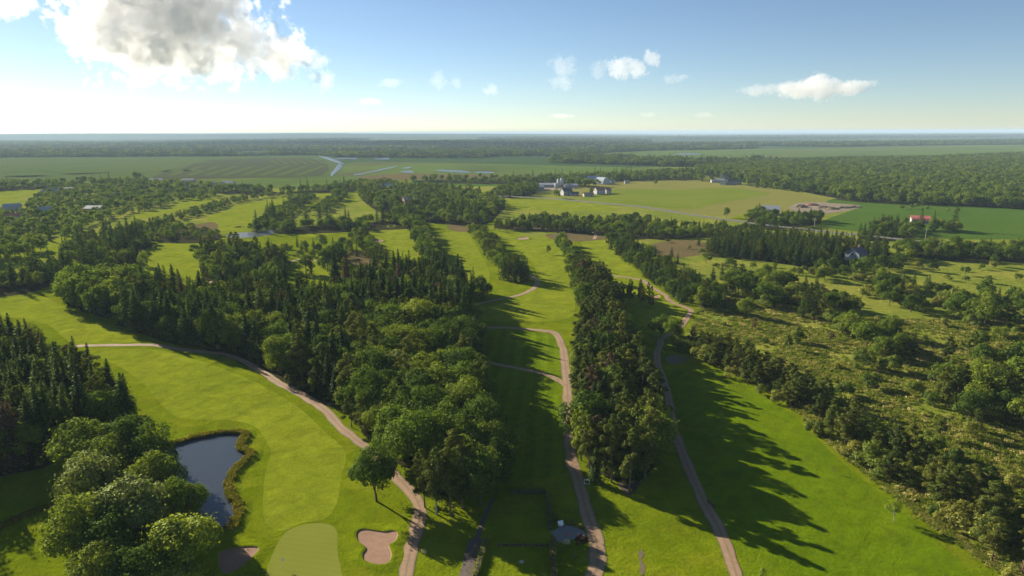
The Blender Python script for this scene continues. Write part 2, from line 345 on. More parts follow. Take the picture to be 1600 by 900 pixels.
GOLF = [(-260, 440), (0, 435), (95, 425), (160, 405), (215, 385), (240, 378), (320, 366), (420, 365), (470, 355), (560, 345), (640, 345), (690, 350), (770, 345), (850, 343), (930, 345),
        (955, 360), (985, 388), (1005, 405), (1035, 425), (1065, 445), (1095, 470), (1090, 492), (1075, 515), (1072, 532), (1110, 555), (1180, 592), (1250, 640), (1300, 690), (1400, 770),
        (1480, 830), (1570, 890), (1640, 940), (1650, 990), (800, 1010), (-300, 990)]
sheet('mown_rough', pxpoly(GOLF, k=4), .012, MAT['rough'])
FAIR = {
 'a': [(-80, 456), (20, 450), (67, 462), (120, 490), (187, 515), (214, 533), (120, 538), (60, 502), (-80, 485)],
 'b': [(140, 550), (190, 545), (240, 546), (300, 560), (345, 575), (395, 595), (423, 610), (467, 637), (510, 677), (540, 707), (533, 747), (525, 790), (505, 812), (470, 818), (440, 830), (413, 813), (413, 750), (423, 710), (420, 697), (400, 668), (360, 657), (300, 655), (273, 650), (250, 630), (227, 603), (190, 575)],
 'c': [(678, 368), (705, 362), (732, 365), (748, 392), (762, 418), (764, 440), (745, 448), (722, 430), (703, 415), (690, 395)],
 'd': [(772, 362), (820, 360), (852, 364), (872, 385), (893, 425), (898, 465), (888, 497), (810, 503), (748, 500), (740, 484), (790, 473), (838, 448), (832, 412), (806, 388)],
 'e': [(908, 378), (940, 374), (958, 380), (978, 405), (1000, 428), (1050, 466), (1072, 482), (1055, 502), (1010, 495), (975, 478), (962, 440), (930, 410)],
 'f': [(572, 353), (615, 350), (640, 358), (650, 380), (658, 412), (630, 410), (598, 394), (588, 375)],
 'g': [(215, 400), (238, 385), (255, 376), (300, 371), (318, 370), (312, 385), (311, 436), (290, 434), (250, 430), (215, 428)],
 'h': [(450, 414), (470, 407), (515, 413), (522, 425), (500, 438), (472, 430)],
 'i': [(452, 366), (470, 359), (520, 358), (524, 365), (490, 371)],
 'j': [(555, 425), (580, 414), (600, 410), (600, 425), (575, 432)],
}
for k in FAIR: sheet('fairway', pxpoly(FAIR[k], k=5), .024, MAT['fairway'])
sheet('striped_fairway', pxpoly([(752, 520), (800, 517), (850, 521), (868, 530), (876, 560), (876, 640), (878, 700), (882, 740), (790, 745), (770, 680), (758, 600)], k=4), .024, MAT['striped'])
sheet('striped_fairway', pxpoly([(1045, 590), (1080, 570), (1130, 580), (1200, 620), (1260, 670), (1330, 735), (1400, 790), (1470, 850), (1510, 930), (1180, 940), (1160, 880), (1120, 800), (1080, 720), (1060, 660)], k=4), .024,
      ground_mat('wide_turf', [(.25, (.076, .145, .002)), (.75, (.155, .215, .003))], [(.25, (.074, .145, .002)), (.75, (.157, .217, .003))], mscale=.04, fscale=1.1, fmix=.5, bump=1.1, bscale=.05, fbump=.3, mott=.28, patch=(.08, .5, .78, (.14, .19, .006)), stripes=(38, 3.2, .14)))
sheet('putting_green', pxpoly([(405, 935), (416, 895), (428, 862), (443, 835), (470, 821), (508, 818), (526, 830), (528, 865), (536, 900), (548, 940)], k=6), .036, MAT['green'])
sheet('putting_green', pxpoly([(590, 352), (625, 351), (634, 357), (600, 360)], k=6), .036, MAT['green'])
sheet('putting_green', pxpoly([(820, 363), (848, 362), (852, 368), (825, 371)], k=6), .036, MAT['green'])
for w in ([(-60, 404), (55, 381), (105, 369), (134, 368), (112, 382), (95, 397), (25, 416), (-60, 424)], [(322, 342), (350, 331), (375, 319), (400, 316), (430, 309), (466, 302), (462, 311), (430, 323), (402, 331), (397, 355), (372, 363), (342, 362), (340, 350)],
          [(453, 329), (480, 306), (495, 297), (517, 296), (512, 308), (502, 323), (482, 331)], [(530, 318), (540, 299), (559, 296), (559, 317)], [(562, 324), (590, 320), (603, 326), (570, 329)],
          [(192, 339), (225, 330), (260, 324), (290, 309), (332, 308), (322, 317), (270, 331), (230, 341)], [(-60, 297), (60, 292), (86, 289), (60, 300), (15, 313), (-60, 318)], [(318, 296), (370, 294), (374, 302), (325, 303)],
          [(-20, 322), (15, 314), (35, 313), (20, 319), (-20, 327)]):
    sheet('fairway', pxpoly(w, k=4), .05, MAT['fairway'])
for w in ([(532, 394), (565, 392), (592, 403), (592, 412), (555, 416), (535, 405)], [(398, 390), (430, 394), (452, 404), (432, 411), (405, 402)], [(1005, 388), (1050, 376), (1110, 380), (1090, 398), (1030, 402)],
          [(700, 352), (745, 350), (760, 358), (715, 362)], [(855, 366), (930, 362), (955, 372), (905, 377), (865, 374)], [(360, 345), (300, 352), (320, 360), (355, 356)]):
    sheet('heath_patch', pxpoly(w, k=4, jit=.8, seed=4), .03, MAT['heath'])
# fields around the farm and the road
sheet('hay_field', pxpoly([(772, 320), (800, 311), (860, 312), (930, 319), (965, 327), (930, 330), (800, 328), (766, 326)], k=3), .05, MAT['fairway'])
sheet('dry_field', pxpoly([(862, 284), (920, 281), (1010, 276), (1075, 275), (1110, 284), (1210, 296), (1325, 317), (1312, 330), (1250, 337), (1180, 340), (1100, 335), (1000, 323), (930, 316), (880, 308), (855, 298)], k=3), .05, MAT['dryhay'])
sheet('hay_field', pxpoly([(925, 318), (905, 310), (960, 296), (1060, 297), (1130, 293), (1185, 299), (1200, 304), (1120, 318), (1080, 327), (1000, 322)], k=3), .1, MAT['hay'])
sheet('crop_field', pxpoly([(1285, 322), (1312, 309), (1400, 310), (1500, 314), (1680, 317), (1680, 368), (1560, 374), (1450, 372), (1340, 362), (1275, 352), (1310, 336), (1335, 326)], k=3), .07, MAT['crop'])
sheet('crop_field', pxpoly([(640, 285), (690, 281), (800, 282), (862, 282), (855, 290), (760, 291), (660, 292)], k=3), .07, MAT['crop'])
sheet('hay_field', pxpoly([(605, 283), (640, 280), (642, 283), (612, 286)], k=3), .1, MAT['fairway'])
sheet('yard', pxpoly([(1240, 332), (1235, 322), (1262, 316), (1300, 317), (1345, 322), (1330, 328), (1300, 333), (1260, 336)], k=4, jit=1.2), .09, MAT['yard'])
sheet('lawn', pxpoly([(1148, 341), (1155, 335), (1168, 335), (1172, 343)], k=3), .09, MAT['fairway'])
sheet('farm_yard', pxpoly([(838, 297), (850, 291), (895, 289), (905, 294), (870, 297)], k=3), .12, MAT['yard'])
sheet('hay_field', pxpoly([(1170, 281), (1178, 276), (1200, 276), (1198, 282)], k=3), .12, MAT['hay'])
# the marsh and the far plain
sheet('marsh', pxpoly([(530, 283), (540, 256), (640, 254), (800, 257), (900, 260), (1000, 262), (1085, 264), (1090, 272), (1000, 278), (860, 283), (700, 281)], k=3), .3, MAT['marsh'])
sheet('marsh', pxpoly([(950, 240), (1010, 236), (1200, 233), (1400, 229), (1720, 225), (1720, 240), (1500, 242), (1330, 244), (1200, 247), (1080, 250), (980, 245)], k=3), .3, MAT['marsh'])
sheet('marsh', pxpoly([(-140, 282), (60, 281), (300, 281), (480, 279), (540, 276), (540, 292), (420, 294), (240, 290), (100, 290), (-140, 294)], k=3), .25, MAT['marsh'])
sheet('peat_bog', pxpoly([(-220, 284), (-160, 250), (0, 247), (200, 246), (400, 245), (500, 244), (533, 256), (516, 277), (400, 279), (200, 281), (0, 283)], k=3), .35, MAT['peat'])
sheet('peat_bog', pxpoly([(560, 277), (620, 272), (700, 272), (790, 274), (860, 276), (800, 281), (660, 280), (600, 282)], k=3, jit=2), .4, MAT['heath'])
for w in ([(-260, 222), (100, 220.5), (300, 221), (120, 223), (-260, 226)], [(180, 227.5), (420, 226), (520, 226.5), (330, 228.5)], [(560, 218), (700, 216.5), (760, 217), (640, 219)], [(1250, 219.5), (1420, 217.5), (1560, 218), (1400, 220.5)], [(1540, 221.5), (1660, 219.5), (1720, 220.5), (1600, 222.5)], [(900, 212.5), (1150, 211.2), (1260, 211.8), (1000, 213.5)], [(1300, 211), (1500, 209), (1620, 209.2), (1400, 211.6)], [(-200, 216.4), (150, 215), (420, 214.6), (200, 216.6)], [(600, 213.6), (800, 212.6), (900, 213), (700, 214.4)], [(960, 216.2), (1080, 215.4), (1160, 215.9), (1040, 216.9)], [(640, 222), (760, 221), (820, 221.6), (700, 223)]):
    sheet('far_field', pxpoly(w, k=3), .3, MAT['farfield'])
strip_m = ground_mat('green_strip', [(.3, (.07, .11, .02)), (.7, (.09, .125, .028))], [(.3, (.07, .105, .02)), (.7, (.10, .125, .03))], mscale=.01, fscale=.05)
dark_m = ground_mat('dark_strip', [(.3, (.055, .07, .030)), (.7, (.07, .075, .036))], [(.3, (.055, .07, .028)), (.7, (.075, .078, .038))], mscale=.01, fscale=.05)
sheet('peat_bog', pxpoly([(232, 280), (290, 262), (330, 250), (480, 247), (512, 257), (500, 275), (400, 278)], k=2), .42, dark_m)
for i in range(9):
    x0 = 268 + i * 27
    sheet('bog_strip', pxpoly([(x0 - 38 + i * 1.5, 274.5), (x0 + 18, 259.5), (x0 + 26, 259.5), (x0 - 26 + i * 1.5, 274.5)], k=1), .5, strip_m)
for i in range(6):
    sheet('bog_strip', pxpoly([(418 + i * 14.5, 248.5), (421 + i * 14.5, 248.5), (437 + i * 15, 256.5), (432 + i * 15, 256.5)], k=1), .5, strip_m)
for (a, b, c, d) in ((-120, 255, 60, 249), (-120, 262, 130, 256), (-60, 268, 200, 264), (0, 276, 150, 269), (90, 272, 300, 266), (220, 256, 310, 253), (-120, 279, 60, 275)):
    sheet('bog_strip', pxpoly([(a, b), (c, d - .8), (c + 30, d + .6), (a + 40, b + 1.4)], k=1), .5, strip_m)
WATERS = [[(499, 244.6), (504, 244.2), (537, 254.2), (531, 256)], [(530, 257), (536, 255.5), (524, 273.5), (515, 274)], [(522, 249), (532, 246.3), (558, 246), (556, 249), (540, 248.6)],
          [(585, 248.8), (592, 247), (608, 247), (606, 249.4)], [(535, 243.6), (552, 243), (551, 244.6)], [(699, 242.6), (704, 242.4), (722, 245.2), (720, 246.6)], [(553, 273.5), (580, 268), (612, 261), (622, 260.4), (592, 267), (560, 273.8)],
          [(680, 267), (690, 265.6), (720, 267), (735, 268.6), (728, 270.4), (700, 269)], [(624, 269), (636, 267.3), (648, 267.8), (643, 270.4)], [(628, 263), (640, 261.2), (645, 262.4), (634, 263.8)],
          [(847, 244), (851, 237.5), (850, 233), (860, 233), (853, 243)], [(898, 243.4), (904, 242), (913, 243.6), (905, 244.6)],
          [(1250, 256.4), (1260, 254.6), (1268, 255.4), (1262, 256.8)], [(740, 269.3), (760, 268.6), (775, 270.4), (756, 271.2)],
          [(1052, 240.6), (1080, 239.6), (1098, 241), (1070, 242)], [(1028, 255), (1032, 254.2), (1036, 255), (1032, 255.8)], [(1052, 254.6), (1058, 254), (1060, 254.8), (1054, 255.4)]]
for w in WATERS: sheet('marsh_water', pxpoly(w, k=4, jit=2.2, seed=len(w)), .6, MAT['farwater'])
sheet('creek', pxpoly([(352, 369), (372, 364), (402, 362), (428, 358), (430, 364), (402, 370), (372, 372)], k=4), .06, MAT['farwater'])

# the pond with its raised bank
POND = [(255, 702), (287, 690), (320, 682), (353, 677), (377, 678), (381, 683), (373, 694), (374, 703), (387, 708), (388, 715), (370, 730), (358, 747), (353, 767), (358, 780), (368, 790), (369, 803), (362, 820), (353, 828), (338, 830), (316, 815), (290, 782), (262, 742), (245, 715)]
pond_w = pxpoly(POND, k=5)
tag(sheet('pond_water', pond_w, .02, MAT['water']), kind='structure')
def offset_poly(w, d):
    w = np.asarray(w); t = np.roll(w, -1, 0) - np.roll(w, 1, 0); t /= np.linalg.norm(t, axis=1)[:, None] + 1e-9
    n = np.c_[t[:, 1], -t[:, 0]]
    ar = 0.5 * np.sum(w[:, 0] * np.roll(w[:, 1], -1) - np.roll(w[:, 0], -1) * w[:, 1])
    return w + n * d * (1 if ar > 0 else -1)
def bank(name, w, prof, mat):
    rings = [np.c_[offset_poly(w, d), np.full(len(w), z)] for d, z in prof]; n = len(w); f = []
    for r in range(len(prof) - 1):
        for i in range(n): f.append((r * n + i, r * n + (i + 1) % n, (r + 1) * n + (i + 1) % n, (r + 1) * n + i))
    m = mesh_from(name, np.concatenate(rings), f, (mat,), True)
    if sum(p.normal.z for p in m.polygons) < 0: m.flip_normals()
    return tag(obj(name, m), kind='structure')
bank('pond_bank', pond_w, [(-.5, -.1), (0, .12), (.6, .55), (1.3, .5), (2.2, .16), (3.0, .01)], MAT['rough'])
# bunkers
BUNK = [[(558, 833), (570, 828), (600, 832), (613, 830), (622, 835), (617, 847), (608, 853), (612, 867), (607, 880), (590, 883), (570, 877), (567, 867), (572, 857), (560, 847)],
        [(342, 880), (345, 864), (370, 857), (398, 855), (404, 861), (388, 878), (370, 892), (349, 898)], [(583, 376), (588, 374.5), (597, 375), (598, 378), (588, 379.5)], [(607, 354), (612, 352), (616, 352.5), (611, 355.5)],
        [(368, 355), (376, 353.8), (378, 354.6), (370, 356)], [(1020, 463), (1028, 461), (1031, 465), (1022, 467)], [(808, 372), (822, 371), (826, 374), (812, 375)]]
for i, b_ in enumerate(BUNK):
    w = pxpoly(b_, k=5); n = len(w)
    cen = w.mean(0)
    rings = [np.c_[w, np.full(n, .20)], np.c_[offset_poly(w, -.12), np.full(n, .05)]]
    v = np.concatenate(rings + [[[cen[0], cen[1], .045]]])
    f = [(k, (k + 1) % n, n + (k + 1) % n, n + k) for k in range(n)] + [tuple(range(n, 2 * n))]
    m = mesh_from('sand_bunker', v[:-1], f, (MAT['sand'],), False)
    if m.polygons[-1].normal.z < 0: m.flip_normals()
    tag(obj('sand_bunker', m), kind='structure')
    bank('bunker_lip', w, [(0, .21), (.25, .30), (.7, .26), (1.6, .10), (2.6, .012)], MAT['rough'])
for w in ([(1040, 560), (1052, 554), (1068, 556), (1075, 563), (1058, 569), (1045, 567)], [(998, 862), (1002, 860), (1007, 866), (1003, 874), (1008, 888), (1004, 899), (999, 893), (999, 878)], [(1012, 466), (1024, 464), (1028, 468), (1014, 470)]):
    sheet('worn_patch', pxpoly(w, k=4, jit=.1), .045, gravel_mat('worn_soil', (.10, .085, .035), (.18, .135, .07), False))

# paths and roads
PATHS = [([(96, 545), (115, 541), (180, 539.5), (243, 539), (270, 544), (320, 550), (360, 556), (400, 575), (440, 601), (480, 622), (510, 643), (530, 665), (560, 690), (580, 705), (610, 735), (645, 772), (657, 800), (650, 830), (641, 860), (633, 900), (622, 950)], 2.6, 'gravel'),
         ([(736, 511), (800, 513), (850, 517), (868, 522), (878, 540), (884, 575), (886, 600), (887, 640), (889, 680), (893, 715), (905, 755), (917, 800), (928, 830), (933, 850), (934, 880), (926, 905), (912, 950)], 2.7, 'gravel'),
         ([(748, 563), (790, 572), (830, 580), (860, 588), (885, 602)], 2.2, 'gravel'),
         ([(925, 425), (950, 430), (1000, 437), (1015, 447), (1037, 460), (1050, 472), (1070, 480), (1081, 486), (1073, 495), (1067, 507), (1050, 520), (1033, 529), (1032, 540), (1026, 551), (1030, 575), (1042, 610), (1048, 645), (1054, 675), (1065, 705), (1080, 740), (1100, 785), (1120, 820), (1135, 855), (1148, 890), (1160, 950)], 2.4, 'gravel'),
         ([(825, 428), (836, 436), (839, 443), (832, 452), (812, 461), (790, 466), (770, 470), (735, 477)], 2.4, 'gravel'),
         ([(674, 368), (682, 383), (690, 400), (698, 417), (705, 430)], 2.6, 'gravel'),
         ([(325, 440), (337, 447), (355, 456), (372, 464)], 2.8, 'gravel'), ([(448, 414), (455, 409), (470, 405), (495, 408)], 2.4, 'gravel'),
         ([(905, 395), (910, 402), (917, 412)], 2.4, 'gravel'), ([(922, 362), (930, 366), (929, 374)], 2.6, 'gravel'), ([(765, 357), (800, 356), (850, 357), (905, 358)], 2.4, 'gravel')]
PATH_W = []
for i, (p, wd, mt) in enumerate(PATHS):
    m, W = ribbon_mesh('gravel_path', p, wd, .05 + .006 * i, MAT[mt], jit=.24, seed=i + 5); PATH_W.append((W, wd))
    tag(obj('gravel_path', m), kind='structure')
m, W = ribbon_mesh('dirt_track', [(745, 842), (738, 860), (731, 885), (724, 915), (720, 950)], 2.3, .05, MAT['dirt'], seed=40); PATH_W.append((W, 2.2)); tag(obj('dirt_track', m), kind='structure')
m, W = ribbon_mesh('dirt_track', [(770, 778), (760, 800), (752, 822), (745, 843)], .9, .045, MAT['dirt'], seed=41); tag(obj('dirt_track', m), kind='structure')
ROAD = [(770, 306), (800, 307), (850, 309.5), (925, 316), (1000, 323), (1050, 331), (1125, 342), (1200, 352), (1270, 360), (1335, 366.5), (1412, 374.5), (1470, 381), (1560, 391), (1680, 402)]
m, ROAD_W = ribbon_mesh('country_road', ROAD, 7.5, .13, MAT['asphalt'], jit=.05, seed=50); PATH_W.append((ROAD_W, 9)); tag(obj('country_road', m), kind='structure')
m, W = ribbon_mesh('farm_road', [(775, 309), (810, 304), (840, 299), (870, 295.5), (905, 293.5), (960, 297)], 6, .16, MAT['yard'], jit=.3, seed=51); tag(obj('farm_road', m), kind='structure')
# ------------------------------------------------------------------ tree shapes
def rand_dirs(rg, n):
    d = rg.normal(size=(n, 3)); return d / np.linalg.norm(d, axis=1)[:, None]
def cards(P, N, L, W, rg, A=None):
    """diamond leaf clumps at P with normals N, length L, width W; A = preferred long axis"""
    n = len(P); N = N / (np.linalg.norm(N, axis=1)[:, None] + 1e-9)
    a = rg.normal(size=(n, 3)) if A is None else A + rg.normal(0, .25, (n, 3))
    a = a - N * np.sum(a * N, 1)[:, None]; a /= np.linalg.norm(a, axis=1)[:, None] + 1e-9
    b = np.cross(N, a); L = np.broadcast_to(L, (n,))[:, None]; W = np.broadcast_to(W, (n,))[:, None]
    k = rg.uniform(-.15, .3, (n, 1))
    v = np.stack([P - a * L * .5, P + b * W * .5 + a * L * k * .5 + N * L * .12, P + a * L * .5, P - b * W * .5 + a * L * k * .5 + N * L * .12], 1).reshape(-1, 3)
    f = np.arange(n * 4).reshape(n, 4)
    return v, f
def split_quads(f): return np.concatenate([f[:, [0, 1, 2]], f[:, [0, 2, 3]]])
def broad_crown(seed, H, W, n, leaf, lobes=18, base=.26, top_bias=.15, rag=.25):
    rg = np.random.default_rng(seed); cz = H * (base + (1 - base) * .48); rz = H * (1 - base) * .5; R = W / 2
    d = rand_dirs(rg, lobes * 3); d = d[d[:, 2] > -.75][:lobes]; d[:, 2] += top_bias; d /= np.linalg.norm(d, axis=1)[:, None]
    sc = np.array([R, R, rz]) * rg.uniform(.9, 1.1, 3)
    lc = np.array([0, 0, cz]) + d * sc * rg.uniform(.45, .86, (len(d), 1)); lr = R * rg.uniform(.14, .42, len(d))
    lc = np.r_[lc, [[0, 0, cz]]]; lr = np.r_[lr, R * .55]
    w = lr ** 2; w /= w.sum(); k = rg.choice(len(lc), n, p=w)
    q = rand_dirs(rg, n); out = lc[k] - np.array([0, 0, cz * .92]); out /= np.linalg.norm(out, axis=1)[:, None] + 1e-9
    flip = np.sum(q * out, 1) < -.35; q[flip] *= -1
    rr = rg.uniform(.72, 1.04, n) + (rg.random(n) < .12) * rg.uniform(0, rag, n)
    P = lc[k] + q * lr[k, None] * rr[:, None] * np.array([1, 1, .86])
    keep = P[:, 2] > .12; P = P[keep]; q = q[keep]; n = len(P)
    N = q * 1.1 + np.array([0, 0, .3]) + rg.normal(0, .42, (n, 3))
    s = leaf * rg.uniform(.7, 1.35, n)
    v, f = cards(P, N, s, s * .72, rg)
    return v, f, lc[:-1], lr
def limbs(seed, H, base, lc, r0, k=6, bend=.3):
    rg = np.random.default_rng(seed + 99); mb = MB()
    top = np.array([rg.normal(0, .02) * H, rg.normal(0, .02) * H, H * .8])
    pts = [np.array([0, 0, -.3]), np.array([0, 0, H * base * .5]), np.array([rg.normal(0, .012) * H, rg.normal(0, .012) * H, H * base]), (top + np.array([0, 0, H * base])) / 2, top]
    mb.tube(pts, [r0 * 1.35, r0, r0 * .85, r0 * .45, r0 * .08], 8)
    for c in lc[:k]:
        z0 = H * (base * .8 + rg.uniform(0, .2)); a = np.array([0, 0, z0]); mid = a * .5 + c * .5 + np.array([0, 0, -bend * .3 * H * .1])
        mb.tube([a, mid, c], [r0 * .42, r0 * .26, r0 * .07], 5)
    return mb
def spruce_crown(seed, H, R, levels, per, seg, clen):
    rg = np.random.default_rng(seed); P = []; A = []; N = []; L = []
    zb = H * rg.uniform(.03, .08)
    for i in range(levels):
        t = i / (levels - 1.0); z = zb + (H * .985 - zb) * t ** .92
        r = R * (1 - t) ** .80 * (.85 + .15 * math.cos(i * 2.4)) + .12
        n = max(3, int(round(per * (.45 + .75 * (1 - t)))))
        a0 = rg.uniform(0, 6.28)
        for j in range(n):
            a = a0 + 6.283 * j / n + rg.normal(0, .18); rb = r * rg.uniform(.5, 1.25)
            dirv = np.array([math.cos(a), math.sin(a), 0]); droop = rg.uniform(.18, .42)
            ns = max(1, int(round(seg * (.35 + .65 * rb / R))))
            for s in range(ns):
                u = (s + .75) / (ns + .1); u = min(u, 1)
                p = dirv * rb * u; p[2] = z - droop * rb * u + .22 * rb * u * u
                side = np.cross(dirv, (0, 0, 1)) * rg.normal(0, .16) * rb * (1.1 - u * .5)
                P.append(p + side); A.append(dirv + np.array([0, 0, -droop * .6]) + side * .6)
                N.append(np.array([0, 0, 1.]) + dirv * .25 + rg.normal(0, .38, 3)); L.append(clen * rg.uniform(.7, 1.25) * (.55 + .45 * min(1, rb / R * 1.6)))
    P = np.array(P); A = np.array(A); N = np.array(N); L = np.array(L)
    v, f = cards(P, N, L, L * .55, rg, A)
    tv, tf = cards(np.array([[0, 0, H * .975], [0, 0, H * .975]]), np.array([[1., 0, 0], [0, 1., 0]]), np.array([H * .07] * 2), np.array([.22] * 2), rg, np.array([[0, 0, 1.], [0, 0, 1.]]) * 6)
    return np.r_[v, tv], np.r_[f, tf + len(v)]
def pine_crown(seed, H, W, n, leaf, base=.34, lobes=26):
    rg = np.random.default_rng(seed); R = W / 2; lc = []; lr = []
    for i in range(lobes):
        t = (i + rg.uniform(0, .9)) / lobes; z = H * (base + (.95 - base) * t)
        prof = (math.sin(math.pi * min(1, .22 + .60 * t)) ** .8) * (1 - .42 * t) if t < .97 else .12
        a = i * 2.399 + rg.normal(0, .6); r = R * prof * rg.uniform(.25, 1.0)
        lc.append((math.cos(a) * r, math.sin(a) * r, z)); lr.append(R * rg.uniform(.24, .40) * (1.0 - .45 * t))
    lc.append((0, 0, H * .965)); lr.append(R * .17)
    lc = np.array(lc); lr = np.array(lr); w = lr ** 2 / np.sum(lr ** 2); k = rg.choice(len(lc), n, p=w)
    q = rand_dirs(rg, n); q[:, 2] = np.where(rg.random(n) < .6, np.abs(q[:, 2]), q[:, 2])
    P = lc[k] + q * lr[k, None] * rg.uniform(.55, 1.08, (n, 1)) * np.array([1, 1, .68])
    N = q * .8 + np.array([0, 0, .3]) + rg.normal(0, .45, (n, 3)); s = leaf * rg.uniform(.7, 1.3, n)
    v, f = cards(P, N, s, s * .42, rg, q + np.array([0, 0, .35]))
    return v, f, lc, lr

KINDS = ('spruce', 'pine', 'broad', 'shrub')
LIB = {}          # (kind, lod) -> list of (crown mesh, trunk mesh, joined mesh)
BASE_H = {'spruce': 15.0, 'pine': 14.0, 'broad': 12.0, 'shrub': 4.0}
def join_meshes(name, a, b):
    va = np.zeros(len(a.vertices) * 3, np.float32); a.vertices.foreach_get('co', va); vb = np.zeros(len(b.vertices) * 3, np.float32); b.vertices.foreach_get('co', vb)
    fa = [tuple(p.vertices) for p in a.polygons]; fb = [tuple(i + len(a.vertices) for i in p.vertices) for p in b.polygons]
    return mesh_from(name, np.r_[va.reshape(-1, 3), vb.reshape(-1, 3)], fa + fb, (a.materials[0], b.materials[0]), idx=[0] * len(fa) + [1] * len(fb))
def make_variant(kind, lod, seed):
    q = {0: 1.0, 1: .26, 2: .055}[lod]; g = {0: 1.0, 1: 1.75, 2: 3.6}[lod]
    rg = np.random.default_rng(seed)
    if kind == 'broad':
        W = rg.uniform(8.6, 11.2); v, f, lc, lr = broad_crown(seed, 12, W, int(7600 * q), .40 * g, lobes=int(rg.integers(32, 50)), base=rg.uniform(.07, .17), rag=.7)
        tr = limbs(seed, 12, .26, lc, .22, 7 if lod == 0 else 3); bark = MAT['bark']
    elif kind == 'shrub':
        W = rg.uniform(4.2, 6.2); v, f, lc, lr = broad_crown(seed, 4, W, int(2600 * q), .27 * g, lobes=int(rg.integers(10, 17)), base=.02, rag=.4)
        tr = limbs(seed, 4, .10, lc, .07, 6 if lod == 0 else 2); bark = MAT['bark']
    elif kind == 'pine':
        W = rg.uniform(6.0, 8.6); v, f, lc, lr = pine_crown(seed, 14, W, int(5800 * q), .46 * g, base=rg.uniform(.20, .38), lobes=int(rg.integers(22, 32)))
        tr = limbs(seed, 14, .5, lc[::3], .17, 7 if lod == 0 else 2); bark = MAT['pinebark']
    else:
        R = rg.uniform(2.2, 3.5)
        v, f = spruce_crown(seed, 15, R, {0: 40, 1: 24, 2: 11}[lod], {0: 13, 1: 8, 2: 6}[lod], {0: 8, 1: 4, 2: 2}[lod], {0: .85, 1: 1.35, 2: 2.5}[lod])
        tr = MB().tube([(0, 0, -.3), (0, 0, 6), (0, 0, 14.6)], [.24, .16, .02], 7); bark = MAT['bark']
    cm = mesh_from(kind + '_crown', v, np.asarray(f), (MAT[kind],))
    tm = tr.mesh(kind + '_trunk', bark, True)
    return cm, tm
NV = {0: 9, 1: 6, 2: 4}
for kd in KINDS:
    for lod in (0, 1, 2):
        LIB[kd, lod] = [make_variant(kd, lod, 100 * KINDS.index(kd) + 10 * lod + i) for i in range(NV[lod])]
LIB['sapling', 0] = []
for i in range(9):
    v, f, lc, lr = broad_crown(900 + i, 12, 9.0, 950, .62, lobes=12, base=.22, rag=.6)
    LIB['sapling', 0].append((mesh_from('sapling_crown', v, f, (MAT['bright'],)), limbs(900 + i, 12, .3, lc, .16, 8).mesh('sapling_trunk', MAT['birchbark'], True)))
BASE_H['sapling'] = 12.0
JOIN = {(kd, lod): [join_meshes(kd + '_instance', c, t) for c, t in LIB[kd, lod]] for kd in KINDS for lod in (1, 2)}
MAT_VARIANTS = {}
def crown_with(mesh, mat):
    key = (mesh.name, mat.name)
    if key not in MAT_VARIANTS:
        m = mesh.copy(); m.materials.clear(); m.materials.append(mat); MAT_VARIANTS[key] = m
    return MAT_VARIANTS[key]
NAMES = {'spruce': ('spruce_tree', 'trunk', 'crown', 'tree'), 'pine': ('pine_tree', 'trunk', 'crown', 'tree'), 'broad': ('broadleaf_tree', 'trunk', 'crown', 'tree'), 'shrub': ('shrub', 'stem', 'foliage', 'shrub'), 'sapling': ('young_tree', 'trunk', 'crown', 'tree')}
def plant(kind, loc, h, rz, label, group=None, lod=0, var=0, wide=1.0, crown_mat=None, bark=None, name=None):
    cm, tm = LIB[kind, lod][var % NV[lod]]; nm = NAMES[kind]
    s = h / BASE_H[kind]
    e = empty(name or nm[0], loc, rz, (s * wide, s * wide, s))
    e.rotation_euler = (.045 * math.sin(var * 1.7 + loc[0]), .045 * math.cos(var * 2.3 + loc[1]), rz)
    tag(e, label, nm[3], group)
    obj(nm[1], tm if bark is None else crown_with(tm, bark), e)
    obj(nm[2], cm if crown_mat is None else crown_with(cm, crown_mat), e)
    return e
